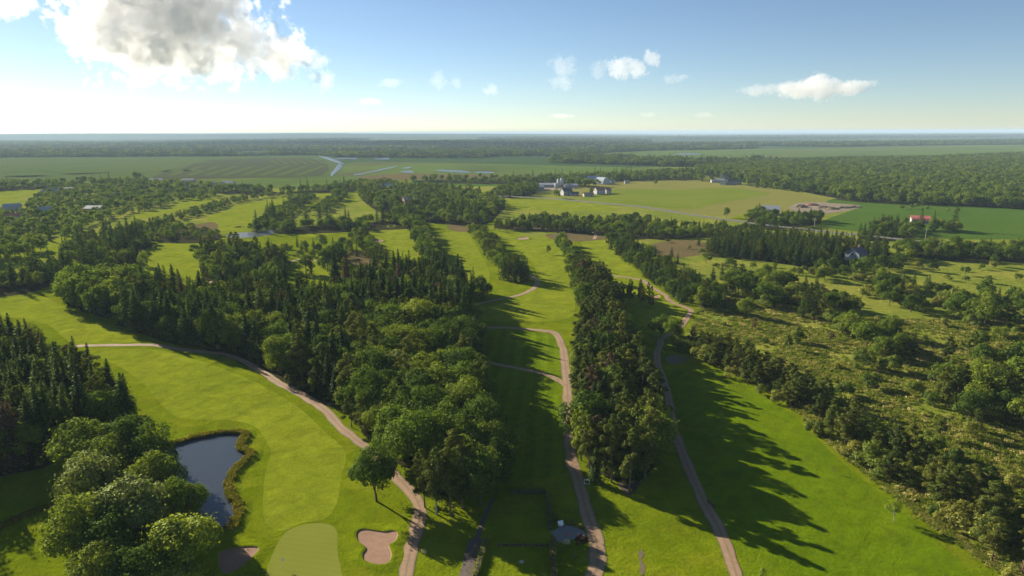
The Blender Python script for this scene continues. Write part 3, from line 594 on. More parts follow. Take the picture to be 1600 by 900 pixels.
# ------------------------------------------------------------------ scattered stuff: one object of points that carry copies
def scatter(name, pts, meshes, label, cat='trees'):
    """pts rows: x, y, z, sx, sz, rot, variant"""
    pts = np.asarray(pts, np.float32)
    m = bpy.data.meshes.new(name); m.vertices.add(len(pts)); m.vertices.foreach_set('co', pts[:, :3].ravel())
    for nm, ty, dat in (('scl', 'FLOAT_VECTOR', np.c_[pts[:, 3], pts[:, 3], pts[:, 4]]), ('rotz', 'FLOAT_VECTOR', np.c_[0 * pts[:, 5], 0 * pts[:, 5], pts[:, 5]]), ('vari', 'INT', pts[:, 6].astype(np.int32))):
        a = m.attributes.new(nm, ty, 'POINT'); a.data.foreach_set('vector' if ty == 'FLOAT_VECTOR' else 'value', np.ascontiguousarray(dat).ravel())
    o = obj(name, m); tag(o, label, cat, kind='stuff')
    ng = bpy.data.node_groups.new(name, 'GeometryNodeTree')
    ng.interface.new_socket('Geometry', in_out='INPUT', socket_type='NodeSocketGeometry'); ng.interface.new_socket('Geometry', in_out='OUTPUT', socket_type='NodeSocketGeometry')
    N = ng.nodes; L = ng.links; gi = N.new('NodeGroupInput'); go = N.new('NodeGroupOutput'); jn = N.new('GeometryNodeJoinGeometry')
    def attr(nm, ty):
        a = N.new('GeometryNodeInputNamedAttribute'); a.data_type = ty; a.inputs[0].default_value = nm
        return next(s for s in a.outputs if s.enabled and s.name == 'Attribute')
    sc, rt, va = attr('scl', 'FLOAT_VECTOR'), attr('rotz', 'FLOAT_VECTOR'), attr('vari', 'INT')
    for i, me in enumerate(meshes):
        src = bpy.data.objects.new(me.name + '_source', me)
        oi = N.new('GeometryNodeObjectInfo'); oi.inputs['Object'].default_value = src; oi.inputs['As Instance'].default_value = False
        cm = N.new('FunctionNodeCompare'); cm.data_type = 'INT'; cm.operation = 'EQUAL'
        ia = [s for s in cm.inputs if s.enabled and s.type == 'INT']; L.new(va, ia[0]); ia[1].default_value = i
        ip = N.new('GeometryNodeInstanceOnPoints')
        L.new(gi.outputs[0], ip.inputs['Points']); L.new(cm.outputs[0], ip.inputs['Selection']); L.new(oi.outputs['Geometry'], ip.inputs['Instance'])
        er = N.new('FunctionNodeEulerToRotation'); L.new(rt, er.inputs[0]); L.new(er.outputs[0], ip.inputs['Rotation']); L.new(sc, ip.inputs['Scale'])
        L.new(ip.outputs[0], jn.inputs[0])
    L.new(jn.outputs[0], go.inputs[0])
    md = o.modifiers.new('scatter', 'NODES'); md.node_group = ng
    return o
def fill(w, spacing, seed, jit=.36):
    """jittered points inside world polygon w"""
    rg = np.random.default_rng(seed); w = np.asarray(w); lo, hi = w.min(0), w.max(0)
    xs = np.arange(lo[0], hi[0] + spacing, spacing); ys = np.arange(lo[1], hi[1] + spacing, spacing * .866)
    X, Y = np.meshgrid(xs, ys); X[1::2] += spacing / 2
    P = np.c_[X.ravel(), Y.ravel()]; P += rg.normal(0, jit * spacing * .6, P.shape)
    return P[inside(w, P)]
def along(pts_px, width, spacing, seed, z=4.0):
    W = np.array([at(a, b, z)[:2] for a, b in catmull(pts_px, 6, closed=False)])
    lo, hi = W.min(0) - width, W.max(0) + width
    P = fill([lo, (hi[0], lo[1]), hi, (lo[0], hi[1])], spacing, seed)
    return P[line_dist(P, W) < width / 2]

KEEP = [pxpoly(FAIR[k], k=3) for k in FAIR] + [pond_w] + [pxpoly(b, k=3) for b in BUNK[:2]]
TREES = []
HR = {'spruce': (12, 18), 'pine': (12, 16), 'broad': (10, 14), 'shrub': (2.5, 5)}
HOUSE_AT = [at(a, b)[:2] for a, b in ((1337, 407), (1437, 348), (1204, 335), (885, 305), (936, 303), (919, 307), (1161, 278.5), (1133, 287), (605, 297), (638, 319), (149, 331), (22, 344), (20, 329))]
CLUMPY = (16, 17, 18, 19, 20, 21, 57, 58, 59)
def add_trees(P, mix, where, seed, hr=None, wide=(.85, 1.15), keep=True, dens=1.0, forced=None):
    rg = np.random.default_rng(seed + 1000); hr = hr or {}
    ok = np.ones(len(P), bool)
    if seed in CLUMPY:
        cn = np.sin(P[:, 0] * .23 + 2 * np.sin(P[:, 1] * .11 + 1)) + np.sin(P[:, 1] * .26 + 1.7 * np.sin(P[:, 0] * .09)) + .5 * np.sin(P[:, 0] * .55 + P[:, 1] * .41)
        ok &= cn > (-.6 if seed in (16, 17, 18) else (-.4 if seed == 19 else (-.2 if seed in (20, 21) else .1)))
    for W, wd in PATH_W: ok &= line_dist(P, W) > wd / 2 + 1.3
    if keep:
        for k in KEEP: ok &= ~inside(k, P)
    for hp in HOUSE_AT:
        q = P - hp; al = -(q @ hp) / np.linalg.norm(hp); la = np.abs(q @ np.array([hp[1], -hp[0]])) / np.linalg.norm(hp)
        ok &= ~((np.hypot(q[:, 0], q[:, 1]) < 9) | ((al > 0) & (al < 30) & (la < 7)))
    ok &= rg.random(len(P)) < dens
    P = P[ok]; ks = list(mix); pr = np.array([mix[k] for k in ks], float); pr /= pr.sum()
    for p in P:
        k = ks[rg.choice(len(ks), p=pr)]; a, b = hr.get(k, HR[k])
        h = a + (b - a) * rg.random() ** .9
        TREES.append(dict(kind=k, x=p[0], y=p[1], h=h, wide=rg.uniform(*wide), rz=rg.uniform(0, 6.28), var=int(rg.integers(0, 1000)), where=where))
FLOOR = []
def wood(poly, spacing, mix, where, seed, z=6.0, hr=None, floor=True, dens=1.0, wide=(.85, 1.15), keep=True):
    w = pxpoly(poly, z=z, k=3)
    if floor: FLOOR.append((w, seed))
    add_trees(fill(w, spacing, seed), mix, where, seed, hr, wide, keep, dens)
def row(pts, width, spacing, mix, where, seed, z=4.0, hr=None, dens=1.0, wide=(.85, 1.15), keep=True):
    add_trees(along(pts, width, spacing, seed, z), mix, where, seed, hr, wide, keep, dens)

# --- near woods (outlines are traced at mid-height of the trees, then dropped to the ground)
wood([(-150, 540), (-40, 522), (40, 537), (90, 564), (140, 592), (182, 625), (198, 646), (165, 660), (105, 672), (55, 690), (0, 702), (-150, 720)], 3.9, {'spruce': .72, 'broad': .2, 'pine': .08}, 'the dark stand at the left edge', 1, hr={'spruce': (12, 18), 'broad': (9, 13)})
wood([(95, 437), (150, 428), (200, 432), (230, 445), (225, 470), (180, 478), (140, 468), (108, 456)], 4.6, {'broad': .6, 'spruce': .3, 'pine': .1}, "the great wood's western tip", 2, hr={'broad': (10, 14), 'spruce': (11, 15)})
wood([(230, 445), (300, 455), (350, 452), (420, 455), (480, 458), (540, 455), (558, 485), (555, 540), (540, 590), (520, 600), (480, 588), (430, 563), (390, 545), (330, 524), (270, 511), (215, 494), (180, 478), (225, 470)], 4.3, {'spruce': .58, 'broad': .28, 'pine': .14}, "the great wood's spruce side", 3, hr={'spruce': (8.5, 18), 'broad': (9, 13.5)})
wood([(540, 455), (560, 435), (600, 432), (650, 424), (700, 428), (728, 452), (733, 490), (700, 500), (640, 490), (590, 485), (555, 482)], 4.3, {'spruce': .6, 'broad': .28, 'pine': .12}, "the great wood's back corner", 4, hr={'spruce': (12, 19), 'broad': (11, 14)})
wood([(557, 492), (640, 494), (733, 494), (742, 540), (750, 600), (762, 650), (772, 695), (750, 722), (705, 732), (660, 715), (622, 690), (592, 665), (565, 640), (545, 600), (555, 540)], 4.5, {'broad': .6, 'spruce': .28, 'pine': .12}, "the great wood's leafy front", 5, hr={'broad': (9.5, 14), 'spruce': (9, 14)})
wood([(903, 434), (935, 427), (952, 447), (957, 480), (982, 522), (1006, 562), (1022, 610), (1028, 650), (1022, 685), (998, 712), (960, 712), (927, 690), (912, 655), (908, 610), (905, 560), (904, 522), (910, 490), (909, 460)], 4.1, {'pine': .70, 'spruce': .24, 'broad': .06}, 'the long central pine belt', 6, hr={'pine': (10.3, 15.0), 'spruce': (9.4, 14.1)})
row([(866, 371), (874, 380), (882, 388), (892, 399), (900, 412), (912, 426)], 9, 4.5, {'broad': .7, 'pine': .3}, 'the row beyond the pine belt', 7, hr={'broad': (6, 9), 'pine': (8, 10)})
row([(940, 458), (965, 456), (990, 455), (1015, 458)], 9, 4.4, {'pine': 1}, 'the small bare-trunked pine grove', 8, z=6, hr={'pine': (9, 11)}, wide=(.6, .8), keep=False)
row([(745, 358), (755, 368), (766, 382), (780, 398), (796, 412)], 10, 5, {'broad': .6, 'pine': .4}, 'the row between the centre fairways', 9, hr={'broad': (5.7, 8.2), 'pine': (7.4, 9.0)}, keep=False)
row([(797, 418), (806, 420), (815, 416), (824, 414)], 12, 4.5, {'spruce': .5, 'pine': .5}, 'the tree island by the path bend', 10, z=6, hr={'spruce': (10, 14), 'pine': (10, 12)}, keep=False)
row([(738, 440), (748, 445), (758, 450)], 9, 4.5, {'spruce': .4, 'broad': .6}, 'the pathside clump behind the great wood', 11, z=5, hr={'broad': (7, 9), 'spruce': (10, 13)}, wide=(.6, .85), keep=False)
row([(642, 346), (655, 356), (665, 370), (674, 388), (684, 404)], 15, 5.5, {'broad': .6, 'spruce': .2, 'pine': .2}, 'the dark row by the upper path', 12, hr={'broad': (7.4, 9.8), 'spruce': (8.2, 10.7), 'pine': (8.2, 9.8)}, keep=False)
row([(968, 373), (985, 389), (1005, 402), (1025, 415), (1045, 428), (1065, 440), (1085, 452), (1100, 463)], 17, 5.0, {'spruce': .4, 'pine': .3, 'broad': .3}, 'the third fairway hedgerow', 13, hr={'spruce': (7, 11), 'pine': (7, 10), 'broad': (6, 9)}, keep=False)
row([(1082, 530), (1120, 548), (1165, 567), (1210, 590), (1248, 612)], 12, 3.8, {'pine': .75, 'shrub': .25}, 'the upper scrub line beside the meadow', 14, z=3, hr={'pine': (5.5, 8.5), 'shrub': (3, 5)}, wide=(1.15, 1.5))
row([(1298, 650), (1340, 668), (1380, 692), (1420, 716), (1460, 740), (1500, 768), (1540, 806), (1580, 838), (1640, 880)], 13, 4.0, {'pine': .66, 'shrub': .34}, 'the lower scrub line beside the meadow', 15, z=3, hr={'pine': (4.5, 9), 'shrub': (2.5, 5)}, wide=(1.1, 1.6), dens=.85)
wood([(1110, 432), (1160, 427), (1230, 442), (1290, 457), (1340, 482), (1400, 520), (1432, 545), (1390, 552), (1340, 525), (1290, 500), (1240, 484), (1180, 470), (1130, 455)], 4.7, {'shrub': .30, 'broad': .40, 'pine': .16, 'spruce': .14}, 'the bushy band across the right meadow', 16, z=3, hr={'broad': (5.5, 10), 'pine': (6, 10), 'spruce': (6, 10.5), 'shrub': (3, 5.5)}, floor=False, dens=.8, wide=(1.0, 1.4))
wood([(1340, 423), (1420, 436), (1500, 450), (1620, 455), (1680, 505), (1560, 502), (1480, 490), (1400, 470), (1340, 450)], 4.9, {'shrub': .62, 'broad': .26, 'spruce': .12}, 'the upper thicket at the right edge', 17, z=3, hr={'broad': (6, 9), 'spruce': (6, 9), 'shrub': (3, 5.5)}, floor=False, dens=.8)
wood([(1468, 588), (1520, 562), (1600, 545), (1700, 560), (1700, 690), (1580, 645), (1500, 640)], 4.4, {'shrub': .4, 'broad': .3, 'pine': .3}, 'the lower thicket at the right edge', 18, z=3, hr={'broad': (6, 9.5), 'pine': (6, 10), 'shrub': (3, 5)}, floor=False, dens=.9, wide=(1.0, 1.4))
wood([(1300, 560), (1450, 600), (1500, 650), (1600, 690), (1700, 740), (1700, 860), (1600, 800), (1500, 730), (1400, 670), (1330, 630)], 6.5, {'shrub': .85, 'pine': .15}, 'the open meadow at the lower right', 19, z=2, hr={'shrub': (1.8, 5), 'pine': (4, 7)}, floor=False, dens=.6)
wood([(1090, 480), (1200, 490), (1300, 530), (1330, 560), (1280, 580), (1180, 545), (1100, 515)], 9, {'shrub': .9, 'pine': .1}, 'the pale meadow by the path bend', 20, z=2, hr={'shrub': (1.2, 3), 'pine': (4, 6)}, floor=False, dens=.45)
wood([(1440, 500), (1600, 505), (1680, 530), (1560, 545), (1470, 540)], 6, {'shrub': .7, 'broad': .3}, 'the strip between the right thickets', 21, z=2, hr={'shrub': (1.5, 4), 'broad': (5, 7)}, floor=False, dens=.5)
wood([(1105, 376), (1150, 363), (1230, 366), (1320, 373), (1382, 383), (1382, 396), (1320, 405), (1250, 402), (1170, 392), (1115, 388)], 5.2, {'spruce': .7, 'pine': .3}, 'the dark conifer plantation below the road', 22, z=5, hr={'spruce': (9, 12), 'pine': (9, 11)})
wood([(1280, 412), (1330, 412), (1380, 402), (1420, 385), (1450, 395), (1400, 412), (1350, 428), (1290, 428)], 8, {'broad': .7, 'shrub': .3}, 'the garden of the gabled house', 23, z=4, hr={'broad': (6, 9), 'shrub': (3, 5)}, floor=False, dens=.75)
wood([(1400, 383), (1480, 381), (1560, 386), (1680, 376), (1680, 396), (1560, 398), (1450, 394)], 7.5, {'broad': .8, 'spruce': .2}, 'the tree line below the crop field', 24, z=4, hr={'broad': (7, 10), 'spruce': (8, 10)})
wood([(1345, 358), (1380, 342), (1425, 349), (1428, 362), (1385, 368), (1350, 365)], 7, {'spruce': .4, 'broad': .6}, 'the grove left of the red-roofed house', 25, z=4, hr={'broad': (6, 9), 'spruce': (8, 11)})
row([(1455, 352), (1468, 350), (1480, 352)], 18, 7, {'broad': .7, 'spruce': .3}, 'the garden right of the red-roofed house', 26, hr={'broad': (6, 9)})
wood([(1165, 340), (1180, 328), (1195, 330), (1230, 335), (1270, 335), (1285, 342), (1240, 348), (1190, 350)], 7.5, {'broad': .75, 'spruce': .25}, 'the garden of the roadside blue-grey house', 27, z=4, hr={'broad': (7, 10), 'spruce': (10, 13)}, dens=.8)
# --- middle distance
wood([(770, 345), (830, 336), (880, 334), (930, 338), (985, 334), (1010, 338), (1060, 345), (1100, 347), (1130, 350), (1180, 353), (1120, 358), (1060, 362), (1000, 362), (960, 360), (900, 354), (830, 351)], 7, {'broad': .62, 'spruce': .25, 'pine': .13}, 'the wood above the third fairway', 30, z=5, hr={'broad': (5.1, 8.1), 'spruce': (5.9, 8.1), 'pine': (5.9, 8.1)})
row([(780, 352), (830, 350), (880, 352), (905, 355)], 12, 6, {'pine': 1}, 'the pine line behind the centre green', 31, hr={'pine': (6.6, 8.2)}, keep=False)
wood([(562, 292), (620, 287), (700, 291), (760, 300), (790, 314), (775, 326), (762, 340), (700, 341), (650, 336), (600, 326), (572, 311)], 8.5, {'broad': .78, 'spruce': .14, 'pine': .08}, 'the wooded hamlet in the middle distance', 32, z=5, hr={'broad': (5.7, 9.8), 'spruce': (6.6, 9.0)}, dens=.75)
wood([(430, 349), (500, 342), (560, 339), (640, 334), (665, 344), (600, 349), (520, 353), (440, 355)], 7.5, {'broad': .85, 'spruce': .15}, 'the dark tree belt above the middle greens', 33, z=5, hr={'broad': (5.9, 8.1)})
wood([(410, 380), (450, 374), (525, 372), (560, 385), (525, 402), (465, 402), (425, 394)], 8, {'spruce': .45, 'broad': .35, 'shrub': .2}, 'the loose wood round the heath patch', 34, z=5, hr={'broad': (5.7, 9.0), 'spruce': (6.6, 9.8)}, floor=False, dens=.7)
row([(455, 420), (490, 415), (515, 405), (528, 395)], 10, 6, {'spruce': .7, 'broad': .3}, 'the spires beside the heath patch', 35, hr={'spruce': (7.4, 10.7)}, keep=False, dens=.7)
row([(560, 362), (570, 375), (580, 388), (592, 400)], 12, 6, {'broad': .5, 'pine': .5}, 'the row left of the middle green', 36, hr={'broad': (5.1, 7.4), 'pine': (5.9, 7.4)}, keep=False)
wood([(98, 390), (150, 363), (210, 360), (238, 372), (228, 392), (190, 404), (120, 408), (98, 402)], 5.6, {'pine': .55, 'broad': .3, 'spruce': .15}, 'the dark wood by the upper left fairway', 37, z=5, hr={'pine': (6.7, 8.8), 'broad': (5.9, 8.1)})
wood([(-90, 425), (0, 428), (60, 412), (100, 408), (128, 416), (90, 428), (20, 444), (-90, 450)], 5.6, {'pine': .4, 'broad': .4, 'spruce': .2}, 'the belt above the far left fairway', 38, z=5, hr={'pine': (6.7, 8.8), 'broad': (5.9, 8.1)})
wood([(312, 388), (360, 380), (420, 388), (445, 404), (430, 432), (370, 438), (325, 428), (312, 410)], 5.6, {'spruce': .45, 'broad': .45, 'pine': .1}, 'the wood behind the great wood', 39, z=5, hr={'spruce': (7.4, 10.3), 'broad': (6.7, 8.8)})
wood([(-90, 320), (20, 328), (60, 303), (90, 292), (200, 290), (320, 297), (330, 306), (280, 309), (240, 321), (190, 333), (140, 346), (130, 362), (90, 366), (40, 377), (-90, 392)], 9.5, {'broad': .74, 'spruce': .12, 'shrub': .14}, 'the leafy village at the left', 40, z=4, hr={'broad': (5.1, 9.3), 'spruce': (6.8, 9.3)}, floor=False, dens=.8, keep=False)
wood([(-60, 398), (30, 384), (60, 376), (60, 386), (0, 402), (-60, 408)], 9, {'broad': 1}, 'the clump on the far left fairway', 41, z=4, hr={'broad': (9, 12)}, floor=False)
row([(130, 370), (180, 358), (230, 347), (275, 336), (325, 322), (375, 308), (445, 300)], 18, 7, {'broad': .6, 'pine': .4}, 'the belt between the upper left fairways', 42, hr={'broad': (4.8, 6.7), 'pine': (5.1, 7.0)}, keep=False)
wood([(200, 352), (260, 345), (320, 352), (345, 360), (330, 372), (250, 372), (205, 366)], 8, {'broad': .6, 'shrub': .4}, 'the scrub above the upper left fairway', 43, z=3, hr={'broad': (4.4, 6.7)}, dens=.8)
row([(398, 352), (415, 348), (430, 336), (455, 319), (482, 303)], 18, 7, {'broad': .8, 'spruce': .2}, 'the tree row between the two upper fairways', 44, hr={'broad': (4.4, 6.7)}, keep=False)
row([(495, 328), (512, 318), (524, 308), (534, 298)], 15, 7.5, {'broad': .9, 'spruce': .1}, 'the tree row right of the upper fairway', 45, hr={'broad': (5.1, 7.4)}, keep=False)
wood([(440, 296), (500, 291), (560, 285), (600, 283), (620, 287), (560, 294), (500, 296)], 11, {'broad': .9, 'spruce': .1}, 'the far tree line below the bog', 46, z=4, hr={'broad': (7.6, 10.2)})
wood([(-90, 292), (60, 284), (200, 281), (320, 289), (430, 295), (440, 299), (330, 297), (200, 289), (60, 291), (-90, 298)], 13, {'broad': .9, 'spruce': .1}, 'the far tree line beyond the village', 47, z=4, hr={'broad': (7.6, 11.0)}, dens=.75)
wood([(1085, 262), (1180, 255), (1300, 249), (1450, 246), (1720, 243), (1720, 318), (1500, 313), (1400, 308), (1310, 303), (1220, 286), (1140, 276)], 9.5, {'broad': .7, 'spruce': .3}, 'the great far wood at the right', 48, z=5, hr={'broad': (9, 13), 'spruce': (9, 14)})
wood([(790, 279), (860, 276), (960, 272), (1080, 266), (1090, 276), (1010, 278), (900, 282), (800, 284)], 11, {'broad': .8, 'spruce': .2}, 'the far hedge beyond the farm', 49, z=4, hr={'broad': (8, 11)}, dens=.8)
wood([(640, 279), (720, 275), (800, 277), (800, 283), (700, 282)], 13, {'broad': .8, 'shrub': .2}, 'the far hedge below the marsh', 50, z=4, hr={'broad': (6, 10)}, dens=.6)
wood([(768, 300), (800, 291), (835, 290), (835, 298), (800, 304)], 9, {'broad': .9, 'spruce': .1}, 'the trees left of the farm', 51, z=4, hr={'broad': (8, 11)}, dens=.9)
row([(898, 285), (908, 286), (917, 287)], 26, 9, {'broad': 1}, 'the trees left of the blue barn', 52, hr={'broad': (9, 12)})
wood([(1300, 305), (1400, 309), (1500, 313), (1700, 317), (1700, 320), (1400, 313)], 11, {'broad': .8, 'spruce': .2}, 'the wood edge above the crop field', 53, z=4, hr={'broad': (7, 10)})
row([(1085, 276), (1105, 280), (1118, 279), (1140, 278), (1175, 277)], 16, 10, {'spruce': .6, 'broad': .4}, 'the trees round the white houses at right', 54, hr={'spruce': (9, 12), 'broad': (8, 10)}, dens=.8)
row([(1172, 284), (1190, 287), (1230, 291), (1270, 296)], 26, 9, {'broad': .7, 'spruce': .3}, 'the wood edge above the hay field', 55, hr={'broad': (8, 11)})
row([(1412, 320), (1440, 319), (1470, 322), (1500, 326)], 8, 8, {'shrub': .8, 'broad': .2}, 'the bush line in the crop field', 56, hr={'broad': (5, 7)}, dens=.8)
wood([(980, 372), (1030, 372), (1100, 370), (1110, 395), (1080, 410), (1030, 400)], 12, {'shrub': .7, 'spruce': .3}, 'the heath right of the third fairway', 57, z=3, hr={'spruce': (6, 9), 'shrub': (2, 4)}, floor=False, dens=.5)
wood([(1110, 398), (1250, 410), (1300, 425), (1250, 440), (1160, 425), (1100, 415)], 7, {'shrub': .7, 'broad': .2, 'spruce': .1}, 'the waste below the conifer plantation', 58, z=3, hr={'broad': (5, 8), 'spruce': (6, 8), 'shrub': (2, 4.5)}, floor=False, dens=.55)
wood([(1430, 405), (1600, 412), (1680, 420), (1600, 440), (1480, 440), (1420, 425)], 8, {'shrub': .9, 'broad': .1}, 'the rough pasture at the right', 59, z=2, hr={'shrub': (2, 5), 'broad': (5, 7)}, floor=False, dens=.5)

for i, (w, sd) in enumerate(FLOOR):
    rg = np.random.default_rng(sd)
    sheet('forest_floor', w + rg.normal(0, .8, w.shape), .016 + .0007 * (i % 5) + (.1 if np.linalg.norm(w.mean(0)) > 500 else 0) + i * .0004, MAT['floor'])

# --- trees that stand out, one by one: kind, pixel of mid crown, height, width factor, label, optional crown and bark
def mid(px, py, h, f=.55): p = at(px, py, h * f); return (p[0], p[1], 0.0)
SOLO = [
 ('broad', 130, 695, 13.5, 1.15, 'rounded maple at the top left of the clump beside the pond', None, None),
 ('broad', 200, 690, 14, 1.1, 'leafy maple at the top of the clump left of the pond, beside the spruce stand', None, None),
 ('broad', 236, 706, 12.5, .85, 'green tree overhanging the top left corner of the pond', None, None),
 ('broad', 252, 742, 11, .85, 'dark low tree leaning over the left shore of the pond', None, None),
 ('broad', 143, 757, 12.5, 1.0, 'silvery grey-green tree in the middle left of the pond clump', 'silver', None),
 ('broad', 208, 798, 14.5, 1.1, 'largest pale maple in the centre of the pond clump', 'silver', None),
 ('broad', 116, 825, 13, 1.0, 'broad dark maple at the lower left of the pond clump', None, None),
 ('broad', 289, 852, 13, 1.1, 'bright green maple at the lower right of the pond clump, above the left bunker', 'bright', None),
 ('broad', 280, 785, 10.5, .85, 'green tree at the left shore of the pond, half way down', None, None),
 ('broad', 222, 886, 10, 1.2, 'small dark tree at the bottom of the pond clump', None, None),
 ('broad', 175, 838, 12, 1.1, 'shaded tree between the broad dark maple and the largest pale maple', None, None),
 ('broad', 165, 720, 12, 1.0, 'dark leafy tree in the upper middle of the pond clump', None, None),
 ('broad', 232, 752, 11.5, 1.0, 'dense green tree above the largest pale maple', None, None),
 ('broad', 160, 890, 9, 1.2, 'low shaded tree at the bottom edge below the broad dark maple', None, None),
 ('spruce', 178, 742, 12, 1.0, 'dark spruce hidden among the maples of the pond clump', None, None),
 ('spruce', 160, 775, 11, 1.0, 'slim spruce in the shade of the largest pale maple', None, None),
 ('broad', 78, 640, 11, .6, 'pale slender tree at the foot of the dark left stand', 'bright', None),
 ('broad', 150, 610, 13, .9, 'lighter green tree at the right corner of the dark left stand', None, None),
 ('broad', 586, 735, 12, .92, 'single round maple standing on the turf above the kidney-shaped bunker', None, None),
 ('pine', 662, 742, 12.5, .75, 'thin brownish pine over the gravel path, next to the single maple', None, None),
 ('pine', 680, 745, 14, .9, 'pine with pale bare trunk at the near tip of the great wood', None, 'birchbark'),
 ('pine', 703, 748, 14, .9, 'blue-green pine at the near right corner of the great wood', None, None),
 ('pine', 722, 742, 13, .95, 'dark pine in shade at the near right corner of the great wood', None, None),
 ('broad', 750, 745, 11, 1.0, 'dark shaded broadleaf tree at the near right corner of the great wood', None, None),
 ('broad', 775, 715, 10, .95, 'shaded tree on the right edge of the great wood by the striped fairway', None, None),
 ('pine', 548, 640, 8.5, 1.1, 'small rounded pine beside the bend of the left gravel path', None, None),
 ('pine', 568, 648, 9.5, 1.1, 'second small rounded pine beside the left gravel path', None, None),
 ('pine', 592, 640, 9.5, 1.0, 'third small rounded pine beside the left gravel path', None, None),
 ('broad', 610, 578, 14, 1.15, 'big silvery willow-like tree in the great wood', 'silver', None),
 ('broad', 665, 640, 14, 1.0, 'pale leafy tree near the front of the great wood', None, None),
 ('broad', 720, 630, 14, .95, 'tall pale tree near the right front of the great wood', None, None),
 ('broad', 655, 500, 15, .95, 'tall yellow-green poplar in the middle of the great wood', 'bright', None),
 ('broad', 600, 440, 14, .9, 'yellow-green tree at the back of the great wood', 'bright', None),
 ('broad', 570, 438, 13, .75, 'narrow yellow-green tree at the back of the great wood', 'bright', None),
 ('broad', 308, 482, 12, .9, 'bright yellow-green tree among the spruces of the great wood', 'bright', None),
 ('pine', 253, 462, 13, .8, 'bare brown dying conifer among the spruces of the great wood', 'drywood', None),
 ('pine', 560, 515, 12, .7, 'rusty brown dying conifer in the middle of the great wood', 'drywood', None),
 ('spruce', 254, 440, 18, 1.0, 'tall pointed spruce rising over the back of the great wood, left of two', None, None),
 ('spruce', 272, 442, 18, 1.0, 'tall pointed spruce rising over the back of the great wood, right of two', None, None),
 ('spruce', 525, 420, 19, 1.1, 'tall dark spruce between the heath patches behind the great wood', None, None),
 ('spruce', 137, 580, 17, .8, 'single spire rising from the right end of the dark left stand', None, None),
 ('pine', 909, 672, 13, .75, 'yellow-green birch-like tree at the near left of the pine belt', 'bright', 'bark'),
 ('pine', 922, 690, 13, .8, 'thin pine with visible trunk at the near left tip of the pine belt', None, None),
 ('pine', 957, 700, 14, .9, 'pine with bare trunk at the near tip of the pine belt', None, None),
 ('spruce', 930, 722, 8, 1.0, 'small dark spruce at the near tip of the pine belt', None, None),
 ('pine', 985, 715, 14, .9, 'shaded blue-green pine at the near right tip of the pine belt', None, None),
 ('pine', 1010, 700, 14, .95, 'dark pine at the near right corner of the pine belt', None, None),
 ('broad', 935, 425, 9, 1.0, 'pale rounded tree at the upper end of the pine belt', None, None),
 ('broad', 1033, 508, 8.5, 1.0, 'dark round tree beside the path bend, left of the pair', None, None),
 ('broad', 1053, 517, 8.5, .95, 'dark round tree beside the path bend, right of the pair', None, None),
 ('broad', 857, 389, 5.5, .75, 'lone small round tree on the centre fairway, farther one', None, None),
 ('broad', 888, 421, 6, .85, 'lone small round tree on the centre fairway beside the pine belt', None, None),
 ('sapling', 1399, 797, 4.5, 1.0, 'young birch standing alone on the right fairway', None, None),
 ('sapling', 1302, 732, 1.9, .5, 'tiny sapling on the right fairway near the shadow edge', None, None),
 ('sapling', 1192, 897, 3.0, .8, 'young pale tree at the bottom edge right of the last path', None, None),
 ('pine', 1180, 505, 4.5, 1.0, 'bare brownish bush in the pale meadow', 'drywood', None),
 ('pine', 1300, 525, 4, 1.0, 'leafless grey-brown bush in the meadow below the bushy band', 'drywood', None),
 ('shrub', 1351, 560, 5.5, 1.0, 'round green bush in the lower meadow, left of the pair', None, None),
 ('shrub', 1391, 564, 6, 1.05, 'round green bush in the lower meadow, right of the pair', None, None),
 ('broad', 1349, 518, 7.5, 1.0, 'rounded conifer-green tree at the front of the bushy band', None, None),
 ('broad', 1394, 508, 8.5, 1.05, 'large rounded tree at the front of the bushy band', None, None),
 ('broad', 1408, 534, 8, 1.05, 'dome-shaped tree at the lower end of the bushy band', None, None),
 ('broad', 1325, 498, 7.5, 1.1, 'broad pale-topped tree in the bushy band', None, None),
 ('pine', 1485, 545, 9, 1.1, 'spreading pine at the right, above the lower thicket', None, None),
 ('pine', 1525, 540, 10, 1.1, 'tall spreading pine at the right, above the lower thicket', None, None),
 ('shrub', 1247, 525, 4.5, 1.1, 'dark low bush alone in the pale meadow', None, None),
 ('broad', 1166, 478, 8, .95, 'round tree at the lower left of the bushy band', None, None),
 ('spruce', 1108, 462, 9, 1.3, 'dark conifer at the near end of the third fairway hedgerow', None, None),
 ('broad', 1136, 331, 9, .9, 'lone round tree beside the road in the hay field', None, None),
 ('broad', 1024, 284, 9, .6, 'lone upright tree in the dry field right of the farm', None, None),
 ('broad', 870, 302, 10, 1.0, 'dark round tree left of the grey farmhouse', None, None),
 ('broad', 924, 297, 9, .8, 'dark tree left of the white farmhouse', None, None),
 ('broad', 223, 403, 8.5, .8, 'pale round tree at the left side of the upper left fairway', 'bright', None),
 ('broad', 303, 388, 6.5, .9, 'round tree at the right side of the upper left fairway', None, None),
 ('broad', 260, 366, 7, .8, 'lone pale tree above the upper left fairway', 'bright', None),
 ('broad', 308, 367, 6.5, .9, 'lone round tree by the creek above the upper left fairway', None, None),
 ('broad', 525, 302, 13, 1.0, 'big dark round tree at the right of the upper fairways', None, None),
 ('broad', 618, 314, 13, 1.2, 'big round tree at the left edge of the hamlet', None, None),
 ('broad', 1290, 402, 7, 1.1, 'bright bush left of the gabled house', 'bright', None),
 ('broad', 1418, 396, 8, 1.2, 'bright yellow-green tree right of the gabled house', 'bright', None),
 ('broad', 1378, 408, 8.5, 1.2, 'green tree just right of the gabled house', None, None),
 ('broad', 213, 274, 14, 1.1, 'big tree standing up beyond the village', None, None),
]
solo_xy = []
